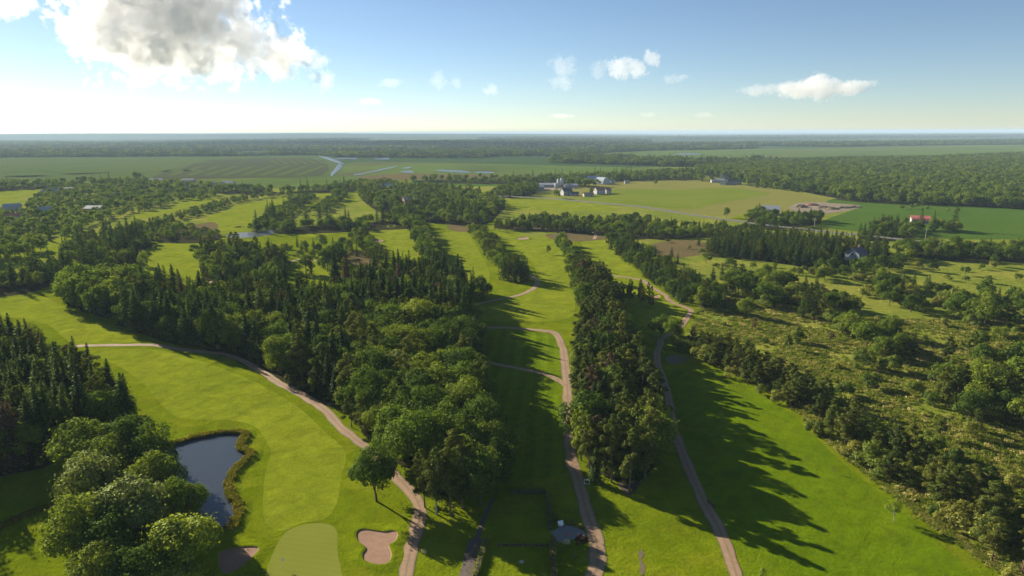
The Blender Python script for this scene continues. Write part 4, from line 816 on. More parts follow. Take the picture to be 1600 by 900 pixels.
for i, (k, px, py, h, wd, lab, cm_, bk) in enumerate(SOLO):
    loc = mid(px, py, h); solo_xy.append((loc[0], loc[1], h * (.28 if k == 'broad' else .16)))
    dist = math.hypot(loc[0], loc[1])
    plant(k, loc, h, 1.7 * i, lab, lod=0 if dist < 330 else 1, var=i + 2, wide=wd, crown_mat=MAT[cm_] if cm_ else None, bark=MAT[bk] if bk else None,
          name='dead_tree' if cm_ == 'drywood' else None)
sx = np.array(solo_xy)
def near_solo(t): return np.any(np.hypot(sx[:, 0] - t['x'], sx[:, 1] - t['y']) < np.minimum(sx[:, 2], 3.2))
TREES = [t for t in TREES if not near_solo(t)]
# --- sort by apparent size: the largest 300 of a kind stand as things of their own, the rest as one mass per kind
WORDS = {'spruce': ('spruce', 'spruces'), 'pine': ('pine', 'pines'), 'broad': ('broadleaf tree', 'broadleaf trees'), 'shrub': ('bush', 'bushes')}
TONES = {'spruce': ('blackish', 'dark green', 'mossy'), 'pine': ('dark', 'olive', 'light olive'), 'broad': ('deep green', 'mid-green', 'pale green'), 'shrub': ('dark', 'green', 'yellowish')}
for t in TREES:
    d = math.sqrt(t['x'] ** 2 + t['y'] ** 2 + CAM_H ** 2); t['app'] = t['h'] / d
    t['px'], t['py'], _w = to_px((t['x'], t['y'], t['h'] * .5))
    t['vis'] = (-40 < t['px'] < 1640) and (t['py'] < 930)
boxes = {}
for t in TREES:
    b = boxes.setdefault(t['where'], [1e9, -1e9, 1e9, -1e9])
    b[0] = min(b[0], t['px']); b[1] = max(b[1], t['px']); b[2] = min(b[2], t['py']); b[3] = max(b[3], t['py'])
SKIP_KEEP = {}
for kd in KINDS:
    L_ = sorted([t for t in TREES if t['kind'] == kd and t['vis']], key=lambda t: -t['app'])
    solo_n = sum(1 for s in SOLO if s[0] == kd)
    chosen = L_[:300 - solo_n]
    hs = sorted(t['h'] for t in chosen)
    lo_h, hi_h = hs[len(hs) // 3], hs[2 * len(hs) // 3]
    for t in chosen:
        t['own'] = True
        b = boxes[t['where']]
        fx = (t['px'] - b[0]) / (b[1] - b[0] + 1e-6); fy = (t['py'] - b[2]) / (b[3] - b[2] + 1e-6)
        zx = ('left end', 'left part', 'middle', 'right part', 'right end')[min(4, max(0, int(fx * 5)))]; zy = ('back', 'inner', 'front')[min(2, max(0, int(fy * 3)))]
        zone = '%s %s of' % (zy, zx)
        tone = (t['var'] // 7) % 3; brown = kd in ('spruce', 'pine') and t['var'] % 29 == 0
        size = 'tall' if t['h'] > hi_h else ('small' if t['h'] < lo_h else 'mid-sized')
        lab = '%s %s %s, %s %s' % (size, 'rusty brown' if brown else TONES[kd][tone], WORDS[kd][0], zone, t['where'])
        dist = math.hypot(t['x'], t['y'])
        plant(kd, (t['x'], t['y'], 0), t['h'], t['rz'], lab, group='%s of %s' % (WORDS[kd][1], t['where']), crown_mat=MAT['drywood'] if brown else MAT[kd + '_' + 'abc'[tone]], lod=0 if dist < 330 else 1, var=t['var'], wide=t['wide'])
    rest = [t for t in TREES if t['kind'] == kd and 'own' not in t]
    if rest:
        pts = []
        for t in rest:
            dist = math.hypot(t['x'], t['y']); lod = 1 if dist < 620 else 2
            s = t['h'] / BASE_H[kd]
            pts.append((t['x'], t['y'], 0, s * t['wide'], s, t['rz'], (t['var'] % NV[1]) if lod == 1 else NV[1] + t['var'] % NV[2]))
        scatter({'spruce': 'spruce_wood', 'pine': 'pine_wood', 'broad': 'broadleaf_wood', 'shrub': 'shrub_cover'}[kd], pts, JOIN[kd, 1] + JOIN[kd, 2],
                {'spruce': 'distant dark spruces in the belts and woods of the plain', 'pine': 'distant olive pines in the tree belts between the fairways',
                 'broad': 'distant leafy trees of the village, hedges and far woods', 'shrub': 'distant low bushes scattered over pasture and heath'}[kd], cat={'shrub': 'bushes'}.get(kd, 'trees'))
    print('KIND', kd, 'own', len(chosen), 'rest', len(rest))
# ------------------------------------------------------------------ far woods: bumpy canopies
def canopy(name, poly_px, cell, h, seed, label, nmax=26000, mat=None):
    w = pxpoly(poly_px, k=4)
    P = fill(w, cell, seed, jit=.45)
    cn = np.sin(P[:, 0] / 310 + 1.9 * np.sin(P[:, 1] / 260 + seed)) + np.sin(P[:, 1] / 170 + 1.6 * np.sin(P[:, 0] / 420 + 2 * seed)) + .6 * np.sin(P[:, 0] / 90 + P[:, 1] / 70)
    P = P[cn > -.75]
    if len(P) > nmax: P = P[np.random.default_rng(seed).choice(len(P), nmax, replace=False)]
    rg = np.random.default_rng(seed + 7); n = len(P)
    hh = h * rg.uniform(.6, 1.25, n); s = hh / BASE_H['broad']; wd = cell / 8.5 * rg.uniform(.9, 1.4, n)
    kd = rg.random(n) < .65
    pts = np.c_[P, np.zeros(n), wd, s, rg.uniform(0, 6.28, n), np.where(kd, NV[2], 0) + rg.integers(0, NV[2], n)]
    scatter(name, pts, JOIN['broad', 2] + JOIN['spruce', 2], label)
far = [([(-260, 247), (-200, 236), (0, 228), (120, 230), (260, 226), (400, 222), (560, 222), (800, 219), (1000, 218), (1000, 236), (880, 240), (860, 252), (700, 250), (560, 250), (500, 243), (380, 244), (200, 245), (0, 246)], 26, 13, 'dark blue-green forest band behind the bog and marsh'),
       ([(-260, 226), (0, 222), (200, 223), (400, 219), (560, 217), (560, 219), (400, 222), (200, 226), (0, 229), (-260, 234)], 40, 14, 'far forest strip below the left hills'),
       ([(860, 253), (900, 240), (960, 247), (1080, 251), (1200, 248), (1330, 245), (1250, 254), (1100, 261), (1000, 261), (900, 259)], 17, 12, 'dark wet wood between marsh and pale reed bed'),
       ([(960, 236), (1000, 227), (1150, 224), (1400, 222), (1740, 219), (1740, 224), (1400, 228), (1200, 232), (1050, 235)], 30, 13, 'dark forest strip behind the pale reed bed at right'),
       ([(760, 215), (1000, 214), (1250, 212), (1500, 210), (1760, 208), (1760, 212), (1500, 215), (1250, 217), (1000, 218), (800, 218)], 60, 16, 'last forest strip below the horizon at right')]
for i, (p, c, h, lab) in enumerate(far): canopy('far_wood', p, c, h, 300 + i, lab)
# hills on the left horizon
hx = np.linspace(-11500, 2500, 90); rg = np.random.default_rng(5)
hv = []; hf = []
for i, x in enumerate(hx):
    u = (x + 11500) / 14000
    top = 86 * (1 - max(0, u - .55) / .45 * .75) * (.9 + .06 * math.sin(u * 9) + .04 * math.sin(u * 23 + 1))
    hv += [(x, 10500, -.5), (x, 11400, top * .62), (x, 12400, top), (x, 14500, top * .9), (x, 16500, -.5)]
for i in range(len(hx) - 1):
    for k in range(4): hf.append((i * 5 + k, (i + 1) * 5 + k, (i + 1) * 5 + k + 1, i * 5 + k + 1))
tag(obj('hills', mesh_from('hills', hv, hf, (MAT['plain'],), True)), kind='structure')

# ------------------------------------------------------------------ grasses
def blade_mesh(name, n, h, spread, w, mat, seed):
    rg = np.random.default_rng(seed); a = rg.uniform(0, 6.28, n); r = spread * np.sqrt(rg.random(n))
    P = np.c_[np.cos(a) * r, np.sin(a) * r, np.full(n, h * .45)]; A = np.c_[np.cos(a) * .45, np.sin(a) * .45, np.ones(n)] + rg.normal(0, .2, (n, 3))
    N = np.c_[np.cos(a + rg.normal(0, .8, n)), np.sin(a + rg.normal(0, .8, n)), rg.uniform(.1, .6, n)]
    v, f = cards(P, N, h * rg.uniform(.7, 1.25, n), np.full(n, w), rg, A * 4)
    return mesh_from(name, v, f, (mat,))
tuft = [blade_mesh('grass_tuft', 34, .6, .7, .16, MAT['tuft'], 60 + i) for i in range(4)]
reedm = [blade_mesh('reed_clump', 30, .8, .5, .13, MAT['reed'], 70 + i) for i in range(4)]
MEADOW = [(1095, 478), (1130, 455), (1240, 480), (1400, 500), (1660, 500), (1700, 620), (1700, 960), (1640, 940), (1570, 885), (1480, 825), (1400, 765), (1300, 685), (1255, 638), (1180, 588), (1110, 552), (1078, 530), (1085, 500)]
rg = np.random.default_rng(12)
mw = pxpoly(MEADOW, k=3); P = fill(mw, .95, 77, .5)
cl = np.sin(P[:, 0] * .21 + 1.3 * np.sin(P[:, 1] * .13)) + np.sin(P[:, 1] * .17 + P[:, 0] * .07) + rg.normal(0, .8, len(P))
P = P[cl > -.9]; P = P[rg.permutation(len(P))[:38000]]; n = len(P); sc = rg.uniform(.5, 1.35, n)
scatter('meadow_grass', np.c_[P, np.zeros(n), sc * 1.1, sc * rg.uniform(.7, 1.2, n), rg.uniform(0, 6.28, n), rg.integers(0, 4, n)], tuft, 'tall green and straw-coloured grass of the meadow on the right', 'grass')
ring = []
for d in np.arange(.1, 1.5, .35):
    o_ = offset_poly(pond_w, d); ring.append(o_)
ring = np.concatenate(ring); ring = ring[rg.random(len(ring)) < .75]
# denser on the right shore
d_ = np.r_[0, np.cumsum(np.linalg.norm(np.diff(pond_w, axis=0), axis=1))]; s_ = np.linspace(0, d_[-1], 900)
den = np.c_[np.interp(s_, d_, pond_w[:, 0]), np.interp(s_, d_, pond_w[:, 1])]
den = den + rg.normal(0, .42, den.shape)
den = den[~inside(offset_poly(pond_w, -.35), den)]
P = np.r_[ring, den]; n = len(P); sc = rg.uniform(.55, 1.15, n)
scatter('pond_reeds', np.c_[P, np.full(n, .25), sc, sc * .9, rg.uniform(0, 6.28, n), rg.integers(0, 4, n)], reedm, 'yellow-green reeds fringing the pond', 'reeds')
dl = np.array([at(a, b)[:2] for a, b in catmull([(-40, 842), (20, 815), (48, 801), (85, 790)], 40, closed=False)])
P = np.concatenate([dl + rg.normal(0, .5, dl.shape) for _ in range(6)]); n = len(P); sc = rg.uniform(.4, .9, n)
scatter('ditch_grass', np.c_[P, np.zeros(n), sc, sc * .7, rg.uniform(0, 6.28, n), rg.integers(0, 4, n)], reedm, 'rough grass along the ditch at the lower left', 'grass')
# rough grass fringe along the right fairway
fl = np.array([at(a, b)[:2] for a, b in catmull([(1072, 532), (1110, 556), (1180, 594), (1250, 642), (1300, 692), (1400, 772), (1480, 832), (1570, 892)], 60, closed=False)])
P = np.concatenate([fl + rg.normal(0, .6, fl.shape) for _ in range(5)]); n = len(P); sc = rg.uniform(.4, .9, n)
scatter('fairway_fringe', np.c_[P, np.zeros(n), sc, sc * .8, rg.uniform(0, 6.28, n), rg.integers(0, 4, n)], tuft, 'unmown fringe between right fairway and meadow', 'grass')
pk = blade_mesh('flower_spike', 22, 1.2, .6, .22, MAT['pinkflower'], 91)
P = fill(pxpoly([(1266, 425), (1280, 420), (1298, 422), (1294, 428), (1272, 429)], k=3), 1.1, 92); n = len(P)
scatter('pink_flowers', np.c_[P, np.full(n, .2), np.full(n, 1.3), np.full(n, 1.4), rg.uniform(0, 6.28, n), np.zeros(n)], [pk], 'patch of pink flowers below the conifer plantation', 'flowers')
# undergrowth in the near woods
P = []
for (w, sd) in FLOOR[:6]: P.append(fill(w, 2.6, sd + 500))
P = np.concatenate(P)
for W, wd in PATH_W: P = P[line_dist(P, W) > wd / 2 + 1.2]
n = len(P); sc = rg.uniform(.2, .5, n)
scatter('undergrowth', np.c_[P, np.zeros(n), sc, sc, rg.uniform(0, 6.28, n), rg.integers(0, NV[2], n)], JOIN['shrub', 2], 'low shaded undergrowth beneath the near woods', 'undergrowth')

# ------------------------------------------------------------------ buildings
BM = {k: plain('paint_' + k, c, .8, .12, .8) for k, c in dict(white=(.46, .45, .44), cream=(.50, .46, .38), grey=(.36, .36, .36), blue=(.28, .33, .40), brown=(.28, .20, .14), slate=(.10, .105, .12), brick=(.34, .17, .12), red=(.46, .13, .11),
      dark=(.07, .07, .085), tin=(.38, .39, .40), bluetin=(.30, .35, .42), rust=(.36, .17, .11), tan=(.45, .38, .30), navy=(.08, .10, .14)).items()}
GLASS = plain('window_glass', (.05, .06, .08), .15, .1)
def house(px, py, w, d, h, rh, rz, wall, roof, label, name='house', cat='house', win=3, chimney=False, porch=False, eave=.5):
    b = at(px, py); rz = rad(rz)
    e = empty(name, (b[0], b[1], 0), rz); tag(e, label, cat)
    mb = MB(); x, y = w / 2, d / 2
    mb.add([(-x, -y, -.2), (x, -y, -.2), (x, y, -.2), (-x, y, -.2), (-x, -y, h), (x, -y, h), (x, y, h), (-x, y, h), (-x, 0, h + rh), (x, 0, h + rh)],
           [(0, 1, 5, 4), (2, 3, 7, 6), (1, 2, 6, 9, 5), (3, 0, 4, 8, 7)])
    wo = mb.build('wall', BM[wall], e)
    X = x + eave; sl = rh / y; Y = y + eave; z0 = h - sl * eave; t = .22
    rb = MB().add([(-X, -Y, z0 + .02), (X, -Y, z0 + .02), (X, 0, h + rh + .02), (-X, 0, h + rh + .02), (-X, -Y, z0 + t), (X, -Y, z0 + t), (X, 0, h + rh + t), (-X, 0, h + rh + t)], [(0, 3, 2, 1), (4, 5, 6, 7), (0, 1, 5, 4), (1, 2, 6, 5), (3, 0, 4, 7)])
    rb.add([(-X, Y, z0 + .02), (X, Y, z0 + .02), (X, 0, h + rh + .02), (-X, 0, h + rh + .02), (-X, Y, z0 + t), (X, Y, z0 + t), (X, 0, h + rh + t), (-X, 0, h + rh + t)], [(0, 1, 2, 3), (4, 7, 6, 5), (0, 4, 5, 1), (1, 5, 6, 2), (3, 7, 4, 0)])
    ro = rb.build('roof', BM[roof], e)
    if chimney: MB().box((w * .2, 0, h + rh + .5), (.8, .8, 1.8)).build('chimney', BM['brick'], ro)
    zs = [1.5] if h < 4.2 else [1.5, 4.2]
    for z in zs:
        for k in range(win):
            xx = -x + w * (k + .5) / win
            if z == 1.5 and k == win // 2:
                MB().box((xx, -y - .04, 1.05), (1.1, .1, 2.1)).build('door', BM['brown'], e); continue
            f_ = MB().box((xx, -y - .03, z), (1.5, .08, 1.5)).build('window', BM['white'], e)
            MB().box((xx, -y - .06, z), (1.2, .08, 1.2)).build('pane', GLASS, f_)
    for s in (-1, 1):
        f_ = MB().box((s * (x + .03), 0, zs[-1]), (.08, 1.5, 1.4)).build('window', BM['white'], e)
        MB().box((s * (x + .06), 0, zs[-1]), (.08, 1.2, 1.1)).build('pane', GLASS, f_)
    if porch:
        MB().box((0, -y - 1.3, 2.7), (w * .9, 2.6, .18)).build('porch_roof', BM[roof], e)
        for k in range(4): MB().box((-w * .4 + w * .8 * k / 3, -y - 2.4, 1.3), (.15, .15, 2.65)).build('porch_post', BM['white'], e)
    return e
HOUSES = [
 (1437, 348, 12.5, 9, 3.6, 1.8, -24, 'white', 'red', 'white house with red roof in the dark crop field at right', dict(win=5, porch=True)),
 (1337, 407, 9, 8, 4.4, 2.8, 35, 'blue', 'slate', 'blue-grey gabled house with dark roof between trees below the road', dict(win=3, chimney=True)),
 (1204, 335, 14, 10, 4.5, 3.0, -20, 'blue', 'tin', 'blue-grey house with large pale roof among trees beside the road', dict(win=4)),
 (885, 305, 11, 9, 5, 3, 20, 'grey', 'slate', 'grey farmhouse behind the dark round tree by the road', dict(win=3)),
 (897, 306, 9, 6, 2.8, 1.6, 10, 'grey', 'slate', 'low grey wing right of the grey farmhouse', dict(win=2)),
 (919, 307, 11, 7, 2.8, 1.6, 8, 'tan', 'brown', 'low brown shed between the two farmhouses', dict(win=2)),
 (936, 303, 11, 8, 5, 3, 25, 'white', 'rust', 'white farmhouse with red-brown roof right of the shed', dict(win=3, chimney=True)),
 (949, 302, 7, 6, 4, 2.5, 30, 'white', 'rust', 'small white house with red-brown roof right of the white farmhouse', dict(win=2)),
 (857, 292.5, 24, 10, 3.5, 2, -4, 'grey', 'tin', 'long low farm shed with pale roof left of the silos', dict(win=5)),
 (842, 295.5, 12, 8, 3, 1.6, 5, 'white', 'bluetin', 'small white shed at the left end of the farmyard', dict(win=3)),
 (892, 293, 16, 8, 3.2, 1.6, 0, 'cream', 'tin', 'cream farm building right of the silos', dict(win=4)),
 (926, 286, 16, 12, 6, 4, -8, 'navy', 'bluetin', 'barn with pale blue metal roof left of the round-topped barn', dict(win=3)),
 (906, 284, 12, 9, 5, 3, -5, 'navy', 'bluetin', 'teal-roofed barn half hidden by farm trees', dict(win=2)),
 (957, 287, 6, 5, 3, 1.5, 0, 'white', 'white', 'tiny white hut right of the round-topped barn', dict(win=1)),
 (979, 286.5, 6, 5, 3, 1.5, 0, 'white', 'tan', 'tiny white hut farther right of the round-topped barn', dict(win=1)),
 (1129, 280, 9, 8, 5, 3, 60, 'white', 'slate', 'white house with dark roof at the wood edge, left of the white gable house', dict(win=2)),
 (1135, 280, 9, 8, 4, 2.5, 60, 'blue', 'slate', 'blue-shaded house beside the white house at the wood edge', dict(win=2)),
 (1161, 278.5, 12, 11, 6, 4.5, 70, 'white', 'rust', 'tall white gable house against the far right wood', dict(win=3)),
 (1121, 285, 18, 8, 3.2, 1.8, -5, 'white', 'white', 'long white bungalow at the edge of the dry field', dict(win=5)),
 (1132, 288.5, 12, 8, 3.5, 2.4, 50, 'white', 'tan', 'white bungalow with brown roof in the dry field', dict(win=3)),
 (1147, 288, 17, 9, 3.5, 2.2, 0, 'cream', 'dark', 'dark-roofed bungalow at the right end of the dry field group', dict(win=5)),
 (20, 329, 13, 10, 4, 2.5, 20, 'white', 'tin', 'village house with pale roof at the far left below the small meadow', dict(win=3)),
 (22, 344, 11, 8, 3.5, 2.2, 10, 'white', 'red', 'white village house with red roof near the left edge', dict(win=3)),
 (27, 353, 13, 7, 3, 1.6, 8, 'tan', 'tan', 'tan village bungalow lowest at the left edge', dict(win=4)),
 (72, 336, 9, 8, 5, 2.4, 30, 'blue', 'grey', 'blue two-storey village house among trees', dict(win=3)),
 (59, 349, 8, 7, 3, 1.8, 12, 'cream', 'brick', 'small cream village house with brick-red roof', dict(win=2)),
 (52, 338, 10, 8, 3.5, 2, 25, 'white', 'grey', 'white village house with grey roof left of the blue one', dict(win=3)),
 (75, 306, 13, 10, 4, 2.5, 10, 'blue', 'grey', 'pale blue village house above the small meadow', dict(win=4)),
 (84, 305, 12, 10, 5, 2.5, 40, 'white', 'tin', 'white village house right of the pale blue one', dict(win=3)),
 (107, 301, 14, 10, 4, 2.5, -5, 'white', 'grey', 'long pale house at the back of the village', dict(win=5)),
 (149, 331, 15, 10, 3.5, 2.2, -8, 'tan', 'tin', 'grey-roofed house in the middle of the village', dict(win=4)),
 (180, 310, 13, 10, 4, 2.5, 15, 'cream', 'tan', 'cream house at the right end of the village', dict(win=3)),
 (172, 313, 10, 8, 3.5, 2, 30, 'white', 'brown', 'small white house beside the cream village house', dict(win=2)),
 (308, 298, 22, 12, 4.5, 3, 5, 'blue', 'slate', 'slate-roofed house left of the white row beyond the fairway', dict(win=4)),
 (340, 292.5, 18, 10, 4, 2.5, 8, 'white', 'grey', 'long pale house in the row beyond the fairway', dict(win=6)),
 (358, 291.5, 15, 10, 4.5, 3, -10, 'white', 'grey', 'white house at the right of the row beyond the fairway', dict(win=4)),
 (382, 295.5, 16, 10, 4, 2.6, 0, 'grey', 'slate', 'dark grey house at the right end of the row', dict(win=5)),
 (295, 285, 16, 10, 3.5, 2, 10, 'grey', 'tan', 'farthest small grey building beyond the village', dict(win=4)),
 (244, 286, 20, 12, 4, 2.5, 8, 'grey', 'grey', 'grey farm shed beyond the village trees', dict(win=5)),
 (605, 297, 16, 10, 5, 3, 10, 'white', 'tin', 'white hamlet house with pale roof among the middle trees', dict(win=4)),
 (597, 294, 11, 9, 4.5, 3, 30, 'cream', 'rust', 'cream hamlet house with red roof left of the white one', dict(win=3)),
 (617, 300, 11, 9, 4, 2.5, 20, 'tan', 'brown', 'brown-roofed hamlet house right of the white one', dict(win=2)),
 (638, 319, 10, 8, 5, 2.5, 25, 'brick', 'tan', 'brick house near the middle green', dict(win=3)),
 (652, 312, 8, 7, 5, 3, 35, 'cream', 'slate', 'small cream house right of the brick house', dict(win=2)),
]
for (px, py, w, d, h, rh, rz, wl_, rf, lab, kw) in HOUSES: house(px, py, w, d, h, rh, rz, wl_, rf, lab, **kw)
# round-topped barn
b = at(941, 287.5); e = empty('round_barn', (b[0], b[1], 0), rad(-52)); tag(e, 'round-topped barn with pale front and blue metal side at the farm', 'barn')
R_, Ln = 7.0, 16.0; n = 14; v = []; f = []
for s in (-1, 1):
    for k in range(n + 1):
        a = math.pi * k / n; v.append((s * Ln / 2, math.cos(a) * R_, math.sin(a) * R_ * 1.25 + .6))
for k in range(n): f.append((k, k + 1, n + 2 + k, n + 1 + k))
obj('roof', mesh_from('barn_roof', v, f, (BM['bluetin'],), True), e)
for s in (-1, 1):
    q = v[:n + 1] if s < 0 else v[n + 1:]
    q = [(x * .985, y * .985, z) for x, y, z in q] + [(q[-1][0] * .985, q[-1][1] * .985, -.2), (q[0][0] * .985, q[0][1] * .985, -.2)]
    obj('end_wall', mesh_from('barn_wall', q, [tuple(range(len(q)))], (BM['white'],)), e)
MB().box((-Ln / 2 * .985 - .05, 0, 2.1), (.12, 4.4, 4.2)).build('door', BM['navy'], e)
def cyl(name, px, py, r, h, label, mat, cat='silo', dome=True):
    b = at(px, py); e = empty(name, (b[0], b[1], 0)); tag(e, label, cat, None)
    MB().tube([(0, 0, -.2), (0, 0, h)], [r, r], 14).build('tank', mat, e, True)
    if dome: MB().tube([(0, 0, h + .003), (0, 0, h + r * .35), (0, 0, h + r * .5)], [r * 1.03, r * .6, .05], 14).build('cap', BM['tin'], e, True)
cyl('silo', 873, 293, 2.4, 10, 'white silo in the farmyard, left of the pair', BM['white']); cyl('silo', 878, 292.5, 2.4, 11, 'white silo in the farmyard, right of the pair', BM['white'])
cyl('silo', 869, 294.5, 2.0, 6, 'short white tank left of the two silos', BM['white'])
# heaps in the yard
for i, (px, py, r, h, lab) in enumerate([(1252, 324, 5, 2.6, 'brown rubble heap at the left of the gravel yard'), (1268, 321, 6, 2.4, 'reddish heap at the top of the gravel yard'), (1285, 325, 6, 2.2, 'pale stone heap in the middle of the gravel yard'),
                                         (1300, 327, 5, 2.0, 'long pale heap at the front of the gravel yard'), (1316, 325, 6, 1.8, 'pale sand heap right of the stone heap'), (1331, 324, 7, 1.8, 'flat pale sand heap at the right end of the gravel yard')]):
    b = at(px, py); rg = np.random.default_rng(400 + i); v = []; f = []; n = 16
    prof = [(1, -.1), (.82, .22), (.55, .62), (.28, .9)]
    for (q, z) in prof:
        for k in range(n):
            a = 6.283 * k / n; rr = r * q * (1 + rg.normal(0, .1)); v.append((math.cos(a) * rr * 1.5, math.sin(a) * rr, h * z * (1 + rg.normal(0, .08))))
    v.append((0, 0, h))
    for j in range(3):
        for k in range(n): f.append((j * n + k, j * n + (k + 1) % n, (j + 1) * n + (k + 1) % n, (j + 1) * n + k))
    for k in range(n): f.append((3 * n + k, 3 * n + (k + 1) % n, 4 * n))
    o = obj('rubble_heap', mesh_from('rubble_heap', v, f, (MAT['yard'] if i != 1 else BM['rust'],)), None, (b[0], b[1], .1)); tag(o, lab, 'heap')
# utility poles
for (px, py, lab) in ((1199, 346, 'pale utility pole in front of the blue-grey house'), (1272, 359, 'utility pole by the road below the crop field'), (1445, 380, 'utility pole by the road below the red-roofed house'), (1085, 334, 'utility pole by the road beside the hay field')):
    b = at(px, py); e = empty('utility_pole', (b[0], b[1], 0), rad(20)); tag(e, lab, 'pole', None)
    MB().tube([(0, 0, -.3), (0, 0, 9)], [.16, .11], 7).build('post', MAT['birchbark'], e); MB().box((0, 0, 8.4), (2.2, .14, .16)).build('crossarm', MAT['birchbark'], e)

# ------------------------------------------------------------------ garden at the bottom
MAT['patio'] = plain('patio_concrete', (.19, .18, .175), .9, .18, 1.5)
MAT['steel'] = plain('white_paint', (.75, .75, .74), .6, .08, 5); MAT['timber'] = plain('timber', (.11, .075, .05), .85, .3, 6); MAT['soil'] = plain('soil', (.05, .038, .028), .95, .3, 2)
patio = sheet('patio', pxpoly([(860, 832), (868, 828), (877, 822), (889, 821), (903, 825), (913, 832), (914, 838), (900, 842), (879, 848), (872, 848), (866, 838)], k=3), .08, MAT['patio'])
sheet('patio_inlay', pxpoly([(879, 836), (892, 831), (897, 831), (896, 835), (884, 839)], k=1), .088, plain('brick_inlay', (.26, .14, .12), .9, .25, 6))
b = at(878, 826); e = empty('garden_board', (b[0], b[1], 0), rad(20)); tag(e, 'white square sign board leaning beside the patio', 'board')
MB().box((0, 0, .95), (1.05, .06, .9)).build('panel', MAT['steel'], e).rotation_euler = (rad(-35), 0, 0)
for s in (-.4, .4): MB().box((s, .1, .4), (.07, .07, .9)).build('leg', MAT['timber'], e)
b = at(908, 851); bush = plant('shrub', (b[0], b[1], 0), 1.9, .4, 'dark red rounded bush at the lower side of the patio', lod=0, var=1, wide=1.0, crown_mat=MAT['redleaf'], name='red_bush')
b = at(885, 851); plant('shrub', (b[0], b[1], 0), 1.1, 1.4, 'white flowering bush left of the dark red bush', lod=0, var=2, wide=1.1, crown_mat=MAT['whiteflower'], name='flowering_bush')
b = at(866, 814); plant('shrub', (b[0], b[1], 0), 2.0, 2.4, 'small shaded bush above the patio at the hedge corner', lod=0, var=3, wide=.8)
b = at(907, 826); plant('shrub', (b[0], b[1], 0), 1.0, .2, 'low dark bush at the upper right of the patio', lod=0, var=4, wide=1.1)
b = at(890, 818); plant('shrub', (b[0], b[1], 0), .8, .9, 'low dark planting along the upper edge of the patio', lod=0, var=0, wide=2.2)
b = at(663, 864); plant('shrub', (b[0], b[1], 0), .7, .9, 'small white flowering bush beside the lower end of the left path', lod=0, var=0, wide=1.0, crown_mat=MAT['whiteflower'], name='flowering_bush')
b = at(898, 871); plant('shrub', (b[0], b[1], 0), .5, .9, 'pale low flowers on the lawn below the dark red bush', lod=0, var=2, wide=1.6, crown_mat=MAT['silver'], name='flowering_bush')
def hedge(p0, p1, w, h, label, seed):
    a = at(*p0); c = at(*p1); L_ = np.linalg.norm(c - a); rg = np.random.default_rng(seed); ang = math.atan2(c[1] - a[1], c[0] - a[0])
    e = empty('hedge', ((a[0] + c[0]) / 2, (a[1] + c[1]) / 2, 0), ang); tag(e, label, 'hedge', None)
    MB().box((0, 0, h * .45), (L_ - .2, w * .7, h * .9)).build('core', MAT['bark'], e)
    n = int(L_ * (2 * h + w) * 45); t = rg.random(n); side = rg.random(n) * (2 * h + w)
    P = np.c_[(t - .5) * L_, np.where(side < h, -w / 2, np.where(side < 2 * h, w / 2, (rg.random(n) - .5) * w)), np.where(side < h, side, np.where(side < 2 * h, side - h, h))]
    N = np.c_[np.zeros(n), np.where(side < h, -1., np.where(side < 2 * h, 1., 0)), np.where(side < 2 * h, .3, 1.)] + rg.normal(0, .5, (n, 3))
    P += rg.normal(0, .05, P.shape); P[:, 2] = np.maximum(P[:, 2], .04)
    v, f = cards(P, N, .2 * rg.uniform(.7, 1.4, n), .14, rg)
    obj('foliage', mesh_from('hedge_foliage', v, f, (MAT['shrub'],)), e)
hedge((798, 771), (853, 771), .9, .9, 'low clipped hedge along the upper side of the square lawn', 1)
hedge((855, 773), (859, 828), .8, .9, 'low clipped hedge on the right side of the square lawn', 2)
hedge((863, 846), (866, 915), 1.0, 1.1, 'clipped hedge running down from the patio corner', 3)
hedge((776, 853), (858, 853), .4, .4, 'very low hedge crossing the lawn left of the patio', 4)
hedge((760, 846), (742, 905), .8, .8, 'low hedge along the right side of the dark dirt track', 5)
# frame by the path
b = at(917, 757); e = empty('white_frame', (b[0], b[1], 0), rad(-15)); tag(e, 'white square metal frame standing beside the centre path', 'frame')
for s in (-.55, .55): MB().box((s, 0, .5), (.07, .07, 1.1)).build('post', MAT['steel'], e)
MB().box((0, 0, 1.02), (1.03, .07, .07)).build('top_rail', MAT['steel'], e); MB().box((0, 0, .18), (1.03, .06, .06)).build('lower_rail', MAT['steel'], e)
# bench
b = at(1111, 790); e = empty('park_bench', (b[0], b[1], 0), rad(115)); tag(e, 'dark wooden bench beside the right gravel path', 'bench')
for k in range(3): MB().box((0, -.2 + .17 * k, .46), (1.6, .14, .05)).build('seat_slat', MAT['timber'], e)
for k in range(2): MB().box((0, .3, .66 + .2 * k), (1.6, .05, .15)).build('back_slat', MAT['timber'], e)
for s in (-.68, .68): MB().box((s, .27, .44), (.08, .05, .9)).build('leg', MAT['timber'], e); MB().box((s, -.22, .21), (.08, .08, .43)).build('leg', MAT['timber'], e)
# flower bed
sheet('flower_bed', pxpoly([(966, 752), (985, 750), (1000, 756), (985, 774), (970, 764)], k=3), .06, MAT['soil'])
for i, (px, py, mt, lab) in enumerate([(975, 757, 'bright', 'low yellow-green plant at the left of the flower bed'), (988, 756, 'silver', 'low grey-green plant at the top right of the flower bed'), (984, 769, 'bright', 'low plant at the lower tip of the flower bed')]):
    b = at(px, py); plant('shrub', (b[0], b[1], 0), .8, i, lab, lod=0, var=i, wide=.9, crown_mat=MAT[mt], name='garden_plant')
